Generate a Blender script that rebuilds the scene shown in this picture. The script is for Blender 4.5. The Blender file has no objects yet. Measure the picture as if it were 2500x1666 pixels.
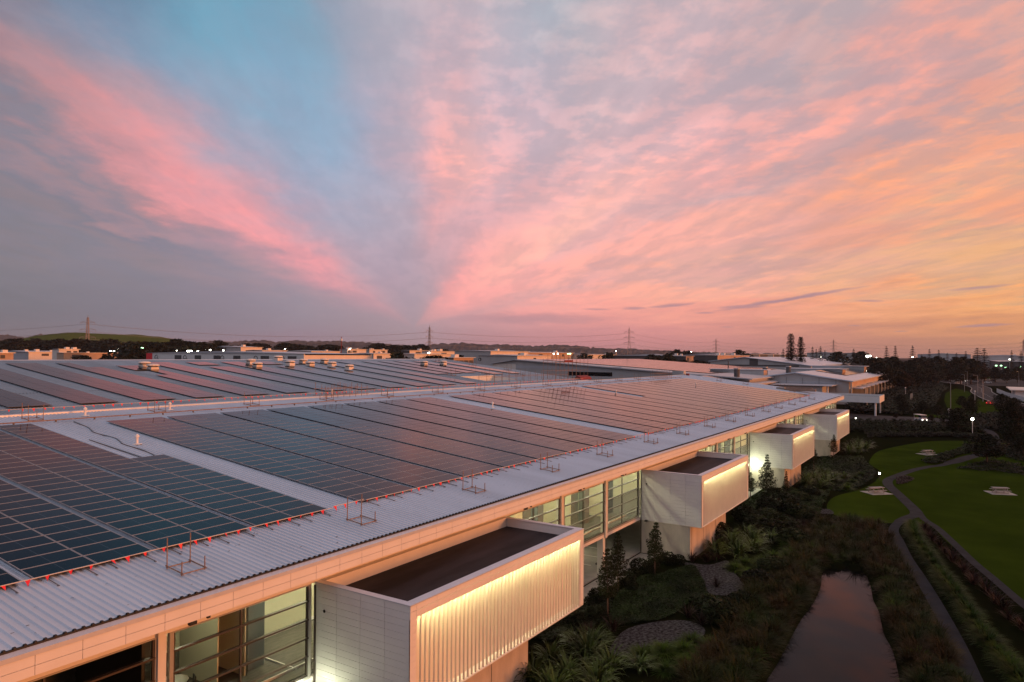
import bpy, bmesh, math, random
from mathutils import Vector, Matrix
rnd = random.Random(7)
SC = bpy.context.scene
COL = SC.collection
R_ = math.radians

# ------------------------------------------------------------------ camera
F_PX, YAW, PITCH, ROLL, CAM_Z = 1730.18, R_(32.676), R_(1.100), R_(0.352), 18.12
cy, sy = math.cos(YAW), math.sin(YAW)
FWD = Vector((cy*math.cos(PITCH), sy*math.cos(PITCH), math.sin(PITCH)))
_r = Vector((sy, -cy, 0)); _u = _r.cross(FWD)
RGT = _r*math.cos(ROLL) + _u*math.sin(ROLL)
UPV = -_r*math.sin(ROLL) + _u*math.cos(ROLL)
CAM = Vector((0, 0, CAM_Z))
cd = bpy.data.cameras.new('camera'); cam = bpy.data.objects.new('camera', cd); COL.objects.link(cam)
cd.sensor_fit = 'HORIZONTAL'; cd.sensor_width = 36.0; cd.lens = 36.0*F_PX/2500.0
cd.clip_start = 0.5; cd.clip_end = 30000
m3 = Matrix((RGT, UPV, -FWD)).transposed()
cam.matrix_world = Matrix.Translation(CAM) @ m3.to_4x4()
SC.camera = cam

# survey helpers: a sight line through the photograph, met with the ground, a wall or a distance
def ray(px, py): return FWD + RGT*((px-1250)/F_PX) - UPV*((py-833)/F_PX)
def G(px, py, z=0.0):
    d = ray(px, py); t = (z-CAM_Z)/d.z; return Vector((d.x*t, d.y*t, z))
def AT(px, py, dist):
    d = ray(px, py); return CAM + d*dist
def ONX(px, py, x): d = ray(px, py); return CAM + d*(x/d.x)
def ONY(px, py, y): d = ray(px, py); return CAM + d*(y/d.y)

# ------------------------------------------------------------------ colour
def lin(c): c /= 255.0; return c/12.92 if c <= 0.04045 else ((c+0.055)/1.055)**2.4
def S(r, g, b): return (lin(r), lin(g), lin(b), 1.0)

# ------------------------------------------------------------------ view
vs = SC.view_settings
SC.display_settings.display_device = 'sRGB'
vs.view_transform = 'Standard'; vs.look = 'None'; vs.exposure = 0.0; vs.gamma = 1.0; vs.use_curve_mapping = False
SC.cycles.max_bounces = 6; SC.cycles.diffuse_bounces = 3; SC.cycles.glossy_bounces = 3
SC.cycles.transparent_max_bounces = 12; SC.cycles.volume_bounces = 0; SC.cycles.volume_max_steps = 64
SC.cycles.use_denoising = True; SC.cycles.sample_clamp_indirect = 4.0
SC.cycles.caustics_reflective = False; SC.cycles.caustics_refractive = False

# ------------------------------------------------------------------ sun: last glow low on the garden side
SUN_DIR = Vector((0.22, -0.972, 0.0)).normalized()
SUN_EL = R_(4.0)
sd = Vector((SUN_DIR.x*math.cos(SUN_EL), SUN_DIR.y*math.cos(SUN_EL), math.sin(SUN_EL)))
sl = bpy.data.lights.new('sun', 'SUN'); so = bpy.data.objects.new('sun', sl); COL.objects.link(so)
sl.energy = 2.7; sl.angle = R_(11.0); sl.color = (1.0, 0.31, 0.09)
so.rotation_euler = sd.to_track_quat('Z', 'Y').to_euler()

# ------------------------------------------------------------------ sky
W = bpy.data.worlds.new('World'); SC.world = W; W.use_nodes = True
nt = W.node_tree; nt.nodes.clear()
class V:
    def __init__(s, sock): s.s = sock
    def _b(s, op, o, rev=False):
        a, b = (o, s) if rev else (s, o)
        return mth(op, a, b)
    def __add__(s, o): return s._b('ADD', o)
    __radd__ = __add__
    def __sub__(s, o): return s._b('SUBTRACT', o)
    def __rsub__(s, o): return s._b('SUBTRACT', o, True)
    def __mul__(s, o): return s._b('MULTIPLY', o)
    __rmul__ = __mul__
    def __truediv__(s, o): return s._b('DIVIDE', o)
    def __rtruediv__(s, o): return s._b('DIVIDE', o, True)
def plug(sock, v):
    if isinstance(v, V): nt.links.new(v.s, sock)
    else: sock.default_value = v
def mth(op, a, b=None, clamp=False):
    n = nt.nodes.new('ShaderNodeMath'); n.operation = op; n.use_clamp = clamp
    plug(n.inputs[0], a)
    if b is not None: plug(n.inputs[1], b)
    return V(n.outputs[0])
def smooth(v, a, b):
    n = nt.nodes.new('ShaderNodeMapRange'); n.interpolation_type = 'SMOOTHSTEP'
    plug(n.inputs[0], v); n.inputs[1].default_value = a; n.inputs[2].default_value = b
    return V(n.outputs[0])
def lerp01(v, a, b):
    n = nt.nodes.new('ShaderNodeMapRange'); n.clamp = True
    plug(n.inputs[0], v); n.inputs[1].default_value = a; n.inputs[2].default_value = b
    return V(n.outputs[0])
def xyz(x, y, z=0.0):
    n = nt.nodes.new('ShaderNodeCombineXYZ')
    for i, q in enumerate((x, y, z)): plug(n.inputs[i], q)
    return V(n.outputs[0])
def noise(vec, scale=1.0, detail=4.0, rough=0.5, dist=0.0):
    n = nt.nodes.new('ShaderNodeTexNoise'); nt.links.new(vec.s, n.inputs['Vector'])
    n.inputs['Scale'].default_value = scale; n.inputs['Detail'].default_value = detail
    n.inputs['Roughness'].default_value = rough; n.inputs['Distortion'].default_value = dist
    return V(n.outputs['Fac'])
def mixc(f, a, b, mode='MIX'):
    n = nt.nodes.new('ShaderNodeMix'); n.data_type = 'RGBA'; n.blend_type = mode
    plug(n.inputs[0], f)
    for i, q in ((6, a), (7, b)):
        if isinstance(q, V): nt.links.new(q.s, n.inputs[i])
        else: n.inputs[i].default_value = q
    return V(n.outputs[2])
# the evening sky: cloud bands fan out from one point low over the horizon, so the colours are charted by the
# angle round that point (0 = straight up, minus = left) at growing distances from it
VPX, VPY = 1010.0, 800.0
FAN = [
 (0,[(0,(172,150,160))]),
 (130,[(-180,(150,135,148)),(-100,(155,138,150)),(-90,(160,142,153)),(-75,(165,146,158)),(-62,(188,150,162)),(-54,(203,156,166)),(-40,(182,156,170)),(-15,(176,156,172)),(10,(178,158,172)),(30,(195,160,170)),(40,(245,166,166)),(50,(255,170,166)),(62,(252,168,166)),(70,(235,164,164)),(78,(205,156,162)),(86,(200,154,160)),(92,(190,148,155)),(100,(185,142,150)),(180,(150,135,148))]),
 (270,[(-95,(150,132,148)),(-88,(150,138,152)),(-80,(152,142,156)),(-72,(165,145,158)),(-66,(190,148,160)),(-61,(228,156,165)),(-56,(230,158,166)),(-50,(205,160,172)),(-42,(182,164,180)),(-25,(176,168,186)),(-5,(180,168,184)),(5,(205,168,178)),(12,(225,170,175)),(20,(215,170,178)),(30,(215,170,178)),(38,(235,172,174)),(46,(252,178,172)),(55,(255,184,172)),(64,(252,174,168)),(70,(248,172,166)),(75,(222,166,166)),(79,(248,170,164)),(84,(238,162,160)),(88,(215,155,158)),(93,(200,145,150)),(100,(195,140,148))]),
 (430,[(-95,(140,126,142)),(-87,(138,130,144)),(-80,(142,132,148)),(-74,(152,135,148)),(-70,(148,138,152)),(-66,(178,144,155)),(-63,(190,148,160)),(-59,(242,158,162)),(-55,(240,160,166)),(-50,(210,162,174)),(-45,(178,164,184)),(-35,(152,168,194)),(-25,(148,170,197)),(-15,(160,170,195)),(-8,(180,168,186)),(0,(192,168,182)),(5,(214,170,178)),(11,(248,178,174)),(16,(255,184,174)),(22,(244,178,174)),(28,(210,176,186)),(38,(214,176,182)),(46,(240,178,178)),(52,(255,190,178)),(58,(255,192,178)),(62,(232,178,178)),(68,(255,180,168)),(73,(250,178,166)),(76,(222,168,168)),(79,(255,176,162)),(84,(252,168,158)),(88,(236,158,152)),(91,(215,148,150)),(96,(205,140,146))]),
 (620,[(-95,(130,122,136)),(-88,(128,124,138)),(-82,(130,125,138)),(-78,(128,126,140)),(-74,(142,130,140)),(-70,(128,126,142)),(-67,(174,140,148)),(-64,(142,132,146)),(-61.5,(188,140,148)),(-58,(238,154,158)),(-54,(222,158,166)),(-50,(196,160,174)),(-46,(165,164,186)),(-38,(138,168,194)),(-28,(128,168,196)),(-20,(132,166,192)),(-15,(142,158,182)),(-12,(165,165,182)),(0,(182,174,188)),(10,(210,176,184)),(20,(200,178,190)),(28,(196,182,196)),(40,(210,180,186)),(48,(224,180,182)),(55,(255,188,178)),(60,(255,190,180)),(64,(225,178,178)),(66,(215,174,176)),(70,(255,180,168)),(74,(255,180,164)),(77,(212,168,166)),(80,(255,180,158)),(84,(255,176,154)),(88,(244,162,150)),(91,(222,148,146)),(96,(205,138,140))]),
 (850,[(-95,(122,118,130)),(-88,(120,118,130)),(-83,(124,122,134)),(-80,(134,126,136)),(-77,(122,124,137)),(-74,(140,128,138)),(-71,(120,122,138)),(-68,(170,136,142)),(-65.5,(130,128,142)),(-63,(156,132,142)),(-61,(204,142,146)),(-58,(216,148,152)),(-55,(194,150,160)),(-52,(188,154,166)),(-48,(160,158,178)),(-44,(135,160,185)),(-36,(112,160,186)),(-27,(106,163,190)),(-23,(115,158,182)),(-20,(130,150,172)),(-14,(152,160,178)),(-6,(170,172,185)),(4,(195,182,190)),(14,(178,180,192)),(24,(172,180,192)),(34,(195,182,188)),(44,(210,180,186)),(51,(220,176,180)),(55,(232,172,170)),(60,(248,176,168)),(64,(226,168,164)),(66.5,(196,174,178)),(69,(225,168,162)),(72,(252,180,160)),(75,(225,168,160)),(77.5,(205,164,158)),(80.2,(255,182,154)),(82,(235,170,156)),(83.5,(255,182,150)),(86,(250,168,148)),(88,(240,162,140)),(91,(212,145,135)),(96,(195,132,125))]),
 (1150,[(-95,(118,114,124)),(-88,(112,112,122)),(-84,(112,116,126)),(-80,(132,122,130)),(-77,(118,120,132)),(-74,(138,124,132)),(-71,(116,120,134)),(-68,(154,128,134)),(-65,(126,122,136)),(-62,(184,136,138)),(-60,(206,142,142)),(-57.5,(200,144,146)),(-55,(170,146,154)),(-51,(152,148,164)),(-46,(128,152,180)),(-40,(104,154,184)),(-30,(98,158,188)),(-24,(108,155,180)),(-18,(134,152,172)),(-6,(165,172,184)),(6,(186,180,188)),(16,(165,172,186)),(26,(170,176,188)),(36,(205,182,186)),(46,(200,174,178)),(52,(178,160,166)),(57,(205,160,158)),(60.5,(238,168,154)),(63.5,(226,162,150)),(66,(205,158,152)),(69,(205,156,148)),(72,(220,160,145)),(74.5,(242,165,135)),(77.5,(218,160,142)),(79.5,(255,184,144)),(81.2,(205,165,145)),(83.2,(255,188,138)),(85,(205,164,136)),(86.5,(252,178,132)),(88.5,(238,164,118)),(91,(205,142,118)),(96,(182,126,108))]),
 (1550,[(-95,(115,112,122)),(-84,(110,114,124)),(-74,(128,118,126)),(-66,(118,118,132)),(-60,(150,124,132)),(-55,(110,112,130)),(-46,(70,88,112)),(-30,(34,52,76)),(-18,(60,74,98)),(0,(120,122,140)),(16,(160,160,174)),(36,(195,176,182)),(48,(180,162,168)),(56,(200,156,152)),(61,(230,162,144)),(64,(205,150,136)),(67,(215,155,136)),(70,(210,152,132)),(73,(250,170,128)),(76.5,(250,168,120)),(79,(252,176,130)),(81,(196,162,138)),(83.2,(255,188,128)),(85,(195,160,130)),(86.4,(255,184,115)),(88.5,(240,165,108)),(91,(200,140,105)),(96,(170,120,98))]),
]
def _row(pts, th):
    if th <= pts[0][0]: return pts[0][1]
    for (a, ca), (b, cb) in zip(pts, pts[1:]):
        if th <= b:
            t = (th-a)/(b-a); return tuple(u+(v-u)*t for u, v in zip(ca, cb))
    return pts[-1][1]
def fan(th, r):
    for (ra, pa), (rb, pb) in zip(FAN, FAN[1:]):
        if r <= rb:
            t = (r-ra)/(rb-ra); return tuple(u+(v-u)*t for u, v in zip(_row(pa, th), _row(pb, th)))
    return _row(FAN[-1][1], th)
# bearings outside the camera's view (degrees right of the camera axis): low, middle and high colour
OUT = [(-180,(150,140,152),(168,166,184),(196,200,216)),(-120,(120,122,138),(140,150,172),(168,186,208)),
       (-60,(102,106,116),(96,102,120),(60,76,102)),(-20,(110,110,124),(70,86,112),(60,74,98)),(15,(190,160,160),(180,160,168),(170,162,174)),
       (60,(235,158,95),(244,172,128),(226,184,172)),(100,(255,172,92),(250,170,112),(226,184,170)),
       (130,(250,158,90),(232,160,122),(216,186,180)),(165,(168,138,140),(184,166,174),(204,198,208)),(180,(150,140,152),(168,166,184),(196,200,216))]
def outside(az, el):
    for a, b in zip(OUT, OUT[1:]):
        if az <= b[0]:
            t = (az-a[0])/(b[0]-a[0]); lo, mi, hi = [tuple(u+(v-u)*t for u, v in zip(p, q)) for p, q in zip(a[1:], b[1:])]; break
    if el < 12: t = max(0, el)/12; return tuple(u+(v-u)*t for u, v in zip(lo, mi))
    t = min(1, (el-12)/26); c = tuple(u+(v-u)*t for u, v in zip(mi, hi))
    t = max(0, min(1, (el-58)/25)); return tuple(u+(v-u)*t for u, v in zip(c, (196,194,206)))
tc = nt.nodes.new('ShaderNodeTexCoord')
sp = nt.nodes.new('ShaderNodeSeparateXYZ'); nt.links.new(tc.outputs['Generated'], sp.inputs[0])
dx, dy, dz = V(sp.outputs[0]), V(sp.outputs[1]), V(sp.outputs[2])
def bearing(off):
    a = YAW - R_(off)
    f = dx*math.cos(a) + dy*math.sin(a); l = dx*math.sin(a) - dy*math.cos(a)
    return f, l
f0, l0 = bearing(0)
az0 = mth('ARCTAN2', l0, f0)*(180/math.pi)
el0 = mth('ARCSINE', mth('MAXIMUM', mth('MINIMUM', dz, 1.0), -1.0))*(180/math.pi)
_v = ray(VPX, VPY).normalized(); _vr = Vector((_v.y, -_v.x, 0)).normalized(); _vu = _vr.cross(_v)
def dot(v): return dx*v.x + dy*v.y + dz*v.z
fs, ls = bearing(-7.9)
hh = mth('MAXIMUM', dz, 0.0) + 0.055
cu, cv = ls/hh, fs/hh                                    # the cloud sheet overhead
rad0 = mth('ARCCOSINE', mth('MAXIMUM', mth('MINIMUM', dot(_v), 1.0), -1.0))*(180/math.pi)
th0 = mth('ARCTAN2', dot(_vr), dot(_vu))*(180/math.pi)
w1 = (noise(xyz(cu*0.9, cv*0.6), 1.0, 3.0, 0.5)-0.5)*1.3 + (noise(xyz(cu*3.4+1.7, cv*1.8), 1.0, 6.0, 0.62)-0.5)*0.6
w2 = noise(xyz(cu*2.2+7.3, cv*1.1+3.1), 1.0, 6.0, 0.60) - 0.5
ampt = lerp01(el0, 0.5, 9.0)
th = th0 + w1*(ampt*21.0+1.5)
rad = rad0*(1.0 + w2*(ampt*0.55+0.05))
RADS = [0.0, 4.3, 8.9, 14.0, 19.7, 26.2, 33.6, 41.9, 56.0, 75.0, 110.0, 180.0]
TH_L = [-180,-150,-125,-108,-95,-88,-83,-80,-77,-74,-71,-68,-65.5,-63,-61,-58,-55,-52,-48,-44,-36,-27,-23,-19,-14,-9,-4,0]
TH_R = [0,5,11,18,24,32,40,47,52,56.5,60.5,63.5,66.5,69,72,74.7,77.3,79.8,81.5,83.3,85,86.4,88.5,91,96,108,125,150,180]
def skycol(t, r):
    d = _v*math.cos(R_(r)) + (_vr*math.sin(R_(t)) + _vu*math.cos(R_(t)))*math.sin(R_(r))
    f = d.dot(FWD); el_ = math.degrees(math.asin(max(-1, min(1, d.z)))); lx = d.x*math.sin(YAW)-d.y*math.cos(YAW); fx = d.x*math.cos(YAW)+d.y*math.sin(YAW)
    az_ = math.degrees(math.atan2(lx, fx)); co = outside(az_, el_)
    if r > 42 or f < 0.3: return co
    px = 1250+F_PX*d.dot(RGT)/f; py = 833-F_PX*d.dot(UPV)/f
    c = fan(math.degrees(math.atan2(px-VPX, VPY-py)), math.hypot(px-VPX, VPY-py))
    t_ = max(0.0, min(1.0, (r-34)/8)) if abs(t) < 100 else max(0.0, min(1.0, (r-20)/15))
    if -100 < px < 2600 and py > -40: t_ = 0.0
    return tuple(u+(v-u)*t_ for u, v in zip(c, co))
def ramp(ths, r):
    n = nt.nodes.new('ShaderNodeValToRGB'); cr = n.color_ramp; cr.interpolation = 'LINEAR'
    while len(cr.elements) < len(ths): cr.elements.new(1.0)
    a, b = ths[0], ths[-1]
    for e_, t in zip(cr.elements, ths): e_.position = (t-a)/(b-a); e_.color = S(*skycol(t, r))
    return n
fl = lerp01(th, -180.0, 0.0); frt = lerp01(th, 0.0, 180.0); side = mth('GREATER_THAN', th, 0.0)
def stack(ths, fac):
    c = None
    for k, r in enumerate(RADS):
        n = ramp(ths, max(r, 0.2)); nt.links.new(fac.s, n.inputs[0]); q = V(n.outputs[0])
        c = q if c is None else mixc(lerp01(rad, RADS[k-1], r), c, q)
    return c
col = mixc(side, stack(TH_L, fl), stack(TH_R, frt))
# fine structure in the sheet: long streaks, puffs overhead
wv = noise(xyz(cu*0.7, cv*0.7), 1.0, 3.0, 0.5) - 0.5
st = noise(xyz(cu*4.6+wv*1.5, cv*1.1+wv*1.5), 1.0, 7.0, 0.60)
pf = noise(xyz(cu*6.5, cv*5.2), 1.0, 6.0, 0.58)
right = smooth(az0, -16.0, 0.0)
hi_ = smooth(el0, 8.0, 17.0)
low = smooth(el0, 1.5, 7.0)
k1 = smooth(st, 0.38, 0.62)
k2 = smooth(pf, 0.42, 0.62)
dark = mixc(0.30, col, S(162, 152, 172)); dark = mixc(right*0.2, dark, S(206, 152, 140))
lite = mixc(1.0, col, (1.22, 1.13, 1.09, 1), 'MULTIPLY')
col = mixc(low*0.50, col, mixc(k1, dark, lite))
tex2 = mixc(k2, mixc(0.45, col, S(158, 168, 186)), mixc(1.0, col, (1.24, 1.14, 1.10, 1), 'MULTIPLY'))
col = mixc(hi_*(right*0.44+0.18), col, tex2)
# thin dark cloud bars low over the horizon: (px, py, half length deg, half thickness deg, slope, strength)
BARS = [(1920,727,5.9,0.17,-0.155,0.75),(1810,746,2.0,0.16,-0.03,0.6),(1640,743,2.1,0.17,-0.08,0.6),(1550,751,1.1,0.14,-0.02,0.55),
        (1455,754,1.3,0.12,0.02,0.45),(1300,778,7.0,0.55,0.0,0.45),(2390,695,2.2,0.14,-0.06,0.5),(2400,788,1.9,0.13,-0.04,0.6),
        (2125,729,1.1,0.10,0.02,0.5),(2086,790,0.6,0.07,0.0,0.45),(2200,803,0.6,0.06,-0.02,0.45),(1720,761,0.9,0.09,0.0,0.5),(1775,795,0.7,0.09,0.0,0.35)]
bw = (noise(xyz(az0*0.55, el0*2.4), 1.0, 4.0, 0.6) - 0.5)
bar = None
for px, py, hl, ht, sl_, stg in BARS:
    a = math.degrees(math.atan((px-1250)/1730)); e = math.degrees(math.atan((866-py)/1730*math.cos(R_(a))))
    uu = (az0-a)/hl; vv = (el0-e+(az0-a)*sl_ + bw*(ht*1.6))/ht
    b = mth('SUBTRACT', 1.0, uu*uu+vv*vv, True)*stg
    bar = b if bar is None else mth('MAXIMUM', bar, b)
col = mixc(mth('MULTIPLY', bar, 1.25, True), col, mixc(right*0.35, S(168, 138, 156), S(172, 132, 130)))
# a little of the clear twilight air behind the clouds
sk = nt.nodes.new('ShaderNodeTexSky'); sk.sky_type = 'NISHITA'; sk.sun_disc = False
sk.sun_elevation = SUN_EL; sk.sun_rotation = math.atan2(SUN_DIR.x, SUN_DIR.y)
skc = mixc(1.0, V(sk.outputs[0]), (0.05, 0.05, 0.05, 1), 'MULTIPLY')
col = mixc(0.06, col, skc)
below = smooth(el0, -0.5, -6.0)
col = mixc(below, col, S(70, 62, 66))
bg = nt.nodes.new('ShaderNodeBackground'); nt.links.new(col.s, bg.inputs[0]); bg.inputs[1].default_value = 1.07
wo = nt.nodes.new('ShaderNodeOutputWorld'); nt.links.new(bg.outputs[0], wo.inputs[0])
W.cycles.sampling_method = 'MANUAL'; W.cycles.sample_map_resolution = 512

# ------------------------------------------------------------------ mesh helpers
class MB:
    def __init__(s): s.v = []; s.f = []; s.uv = None; s.mi = None
    def vert(s, p): s.v.append(tuple(p)); return len(s.v)-1
    def quad(s, a, b, c, d):
        n = len(s.v); s.v += [tuple(a), tuple(b), tuple(c), tuple(d)]; s.f.append((n, n+1, n+2, n+3))
    def tri(s, a, b, c):
        n = len(s.v); s.v += [tuple(a), tuple(b), tuple(c)]; s.f.append((n, n+1, n+2))
    def box(s, lo, hi, M=None):
        x0, y0, z0 = lo; x1, y1, z1 = hi; n = len(s.v)
        P = [(x0,y0,z0),(x1,y0,z0),(x1,y1,z0),(x0,y1,z0),(x0,y0,z1),(x1,y0,z1),(x1,y1,z1),(x0,y1,z1)]
        if M is not None: P = [tuple(M @ Vector(p)) for p in P]
        s.v += P
        for q in ((0,3,2,1),(4,5,6,7),(0,1,5,4),(1,2,6,5),(2,3,7,6),(3,0,4,7)): s.f.append(tuple(n+i for i in q))
        return s
    def cbox(s, c, size, rz=0.0):
        M = Matrix.Translation(Vector(c)) @ Matrix.Rotation(rz, 4, 'Z')
        h = [q/2 for q in size]; return s.box((-h[0],-h[1],-h[2]), (h[0],h[1],h[2]), M)
    def beam(s, a, b, w, h=None):
        a, b = Vector(a), Vector(b); d = b-a; L = d.length
        if L < 1e-6: return s
        h = h or w; M = Matrix.Translation(a) @ d.to_track_quat('X', 'Z').to_matrix().to_4x4()
        return s.box((0,-w/2,-h/2), (L,w/2,h/2), M)
    def tube(s, pts, r, n=8, cap=True):
        pts = [Vector(p) for p in pts]; rs = r if isinstance(r, (list, tuple)) else [r]*len(pts); rings = []
        for i, p in enumerate(pts):
            d = (pts[min(i+1, len(pts)-1)]-pts[max(i-1, 0)]).normalized(); q = d.to_track_quat('Z', 'Y')
            ring = []
            for k in range(n):
                a = 2*math.pi*k/n; ring.append(s.vert(p + q @ Vector((math.cos(a)*rs[i], math.sin(a)*rs[i], 0))))
            rings.append(ring)
        for A, B in zip(rings, rings[1:]):
            for k in range(n): s.f.append((A[k], A[(k+1)%n], B[(k+1)%n], B[k]))
        if cap: s.f.append(tuple(reversed(rings[0]))); s.f.append(tuple(rings[-1]))
        return s
    def lathe(s, prof, c=(0,0,0), n=14):
        rings = []
        for r, z in prof: rings.append([s.vert((c[0]+r*math.cos(2*math.pi*k/n), c[1]+r*math.sin(2*math.pi*k/n), c[2]+z)) for k in range(n)])
        for A, B in zip(rings, rings[1:]):
            for k in range(n): s.f.append((A[k], A[(k+1)%n], B[(k+1)%n], B[k]))
        s.f.append(tuple(reversed(rings[0]))); s.f.append(tuple(rings[-1])); return s
    def prism(s, poly, ax, a, b):
        """poly of 2-D points pushed along axis ax from a to b"""
        n = len(s.v); k = len(poly)
        for t in (a, b):
            for (u, w) in poly: s.v.append({'x': (t,u,w), 'y': (u,t,w), 'z': (u,w,t)}[ax])
        s.f.append(tuple(range(n+k-1, n-1, -1))); s.f.append(tuple(range(n+k, n+2*k)))
        for i in range(k): j = (i+1) % k; s.f.append((n+i, n+j, n+k+j, n+k+i))
        return s
    def sheet(s, poly, z):
        n = len(s.v); s.v += [(p[0], p[1], z) for p in poly]; s.f.append(tuple(range(n, n+len(poly)))); return s
    def ribbon(s, line, w, z):
        L = []; Rr = []
        for i, p in enumerate(line):
            a = Vector(line[max(i-1, 0)]); b = Vector(line[min(i+1, len(line)-1)]); d = (b-a).normalized()
            ww = w[i] if isinstance(w, (list, tuple)) else w
            nx, ny = -d.y*ww/2, d.x*ww/2
            L.append(s.vert((p[0]+nx, p[1]+ny, z))); Rr.append(s.vert((p[0]-nx, p[1]-ny, z)))
        for i in range(len(line)-1): s.f.append((L[i], Rr[i], Rr[i+1], L[i+1]))
        return s
    def mesh(s, name, material=None, smooth_=False):
        me = bpy.data.meshes.new(name); me.from_pydata(s.v, [], s.f)
        if s.uv is not None:
            ul = me.uv_layers.new(name='UVMap'); ul.data.foreach_set('uv', [c for uv in s.uv for c in uv])
        if material:
            for m in (material if isinstance(material, (list, tuple)) else [material]): me.materials.append(m)
        if s.mi: me.polygons.foreach_set('material_index', s.mi)
        me.validate(); me.update()
        if smooth_: me.polygons.foreach_set('use_smooth', [True]*len(me.polygons))
        return me
def link(o, parent=None):
    COL.objects.link(o)
    if parent is not None: o.parent = parent
    return o
def ob(name, mb, material=None, parent=None, smooth_=False, fix=True):
    me = mb if isinstance(mb, bpy.types.Mesh) else mb.mesh(name, material, smooth_)
    if fix and not isinstance(mb, bpy.types.Mesh):
        bm = bmesh.new(); bm.from_mesh(me); bmesh.ops.recalc_face_normals(bm, faces=bm.faces); bm.to_mesh(me); bm.free()
    return link(bpy.data.objects.new(name, me), parent)
def tag(o, label, cat, group=None, kind=None):
    o['label'] = label; o['category'] = cat
    if group: o['group'] = group
    if kind: o['kind'] = kind
    return o
def thing(name, label, cat, loc=(0,0,0), rz=0.0, group=None):
    o = bpy.data.objects.new(name, None); COL.objects.link(o); o.location = loc; o.rotation_euler = (0,0,rz)
    o.empty_display_size = 0.3
    return tag(o, label, cat, group)
KIDS = {}
def kids(o):
    if o.name not in KIDS: KIDS[o.name] = list(o.children)
    return KIDS[o.name]
def dup(o, loc=None, rz=None, label=None, group=None, scale=None, parent=None):
    c = o.copy(); COL.objects.link(c)
    if parent is not None: c.parent = parent
    if loc is not None: c.location = loc
    if rz is not None: c.rotation_euler = (c.rotation_euler[0], c.rotation_euler[1], rz)
    if scale is not None: c.scale = (scale,)*3 if isinstance(scale, (int, float)) else scale
    if label: c['label'] = label
    if group: c['group'] = group
    for k in kids(o): dup(k, parent=c)
    return c
def struct(name, mb, m): o = ob(name, mb, m, fix=False); o['kind'] = 'structure'; return o
ORD = 'first second third fourth fifth sixth seventh eighth ninth tenth eleventh twelfth thirteenth fourteenth fifteenth sixteenth seventeenth eighteenth nineteenth twentieth'.split()
TENS = {20:'twenty',30:'thirty',40:'forty',50:'fifty',60:'sixty',70:'seventy',80:'eighty',90:'ninety'}
def nth(i):
    if i < 20: return ORD[i]
    t, u = divmod(i+1, 10); t *= 10
    if u == 0: return {30:'thirtieth',40:'fortieth',50:'fiftieth',60:'sixtieth',70:'seventieth',80:'eightieth',90:'ninetieth'}.get(t, str(i+1))
    return TENS[t] + '-' + ORD[u-1]
def spline(pts, n=6, closed=False):
    P = [Vector((p[0], p[1], 0)) for p in pts]; out = []; m = len(P); rng = m if closed else m-1
    for i in range(rng):
        p0 = P[(i-1) % m] if closed or i > 0 else P[0]; p1 = P[i]; p2 = P[(i+1) % m]; p3 = P[(i+2) % m] if closed or i+2 < m else P[-1]
        for k in range(n):
            t = k/n; out.append(tuple(0.5*((2*p1)+(p2-p0)*t+(2*p0-5*p1+4*p2-p3)*t*t+(3*p1-p0-3*p2+p3)*t**3))[:2])
    if not closed: out.append(tuple(P[-1])[:2])
    return out
def inside(p, poly):
    c = False; x, y = p[0], p[1]; j = len(poly)-1
    for i in range(len(poly)):
        xi, yi = poly[i][0], poly[i][1]; xj, yj = poly[j][0], poly[j][1]
        if (yi > y) != (yj > y) and x < (xj-xi)*(y-yi)/(yj-yi)+xi: c = not c
        j = i
    return c
def fill(poly, n, r=rnd):
    xs = [p[0] for p in poly]; ys = [p[1] for p in poly]; out = []
    while len(out) < n:
        p = (r.uniform(min(xs), max(xs)), r.uniform(min(ys), max(ys)))
        if inside(p, poly): out.append(p)
    return out

# ------------------------------------------------------------------ materials
def mat(name, c, rough=0.6, metal=0.0, var=0.0, vscale=1.0, bump=0.0, bscale=20.0, c2=None, spec=0.5, coord='Object', stretch=None):
    m = bpy.data.materials.new(name); m.use_nodes = True; t = m.node_tree; b = t.nodes['Principled BSDF']
    b.inputs['Base Color'].default_value = (*c[:3], 1); b.inputs['Roughness'].default_value = rough
    b.inputs['Metallic'].default_value = metal; b.inputs['Specular IOR Level'].default_value = spec
    if var or c2 or bump:
        tc_ = t.nodes.new('ShaderNodeTexCoord'); src = tc_.outputs[coord]
        if stretch:
            mp = t.nodes.new('ShaderNodeMapping'); mp.inputs['Scale'].default_value = stretch
            t.links.new(src, mp.inputs[0]); src = mp.outputs[0]
    if var or c2:
        nz = t.nodes.new('ShaderNodeTexNoise'); nz.inputs['Scale'].default_value = vscale; nz.inputs['Detail'].default_value = 6; nz.inputs['Roughness'].default_value = 0.6
        t.links.new(src, nz.inputs['Vector'])
        rp = t.nodes.new('ShaderNodeValToRGB'); t.links.new(nz.outputs['Fac'], rp.inputs[0])
        a = c2 if c2 else tuple(q*(1-var) for q in c[:3]); z = c if c2 else tuple(min(1, q*(1+var)) for q in c[:3])
        rp.color_ramp.elements[0].position = 0.35; rp.color_ramp.elements[1].position = 0.65
        rp.color_ramp.elements[0].color = (*a[:3], 1); rp.color_ramp.elements[1].color = (*z[:3], 1)
        t.links.new(rp.outputs[0], b.inputs['Base Color'])
    if bump:
        nb = t.nodes.new('ShaderNodeTexNoise'); nb.inputs['Scale'].default_value = bscale; nb.inputs['Detail'].default_value = 4
        t.links.new(src, nb.inputs['Vector']); bp = t.nodes.new('ShaderNodeBump'); bp.inputs['Strength'].default_value = bump; bp.inputs['Distance'].default_value = 0.02
        t.links.new(nb.outputs['Fac'], bp.inputs['Height']); t.links.new(bp.outputs[0], b.inputs['Normal'])
    return m
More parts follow.
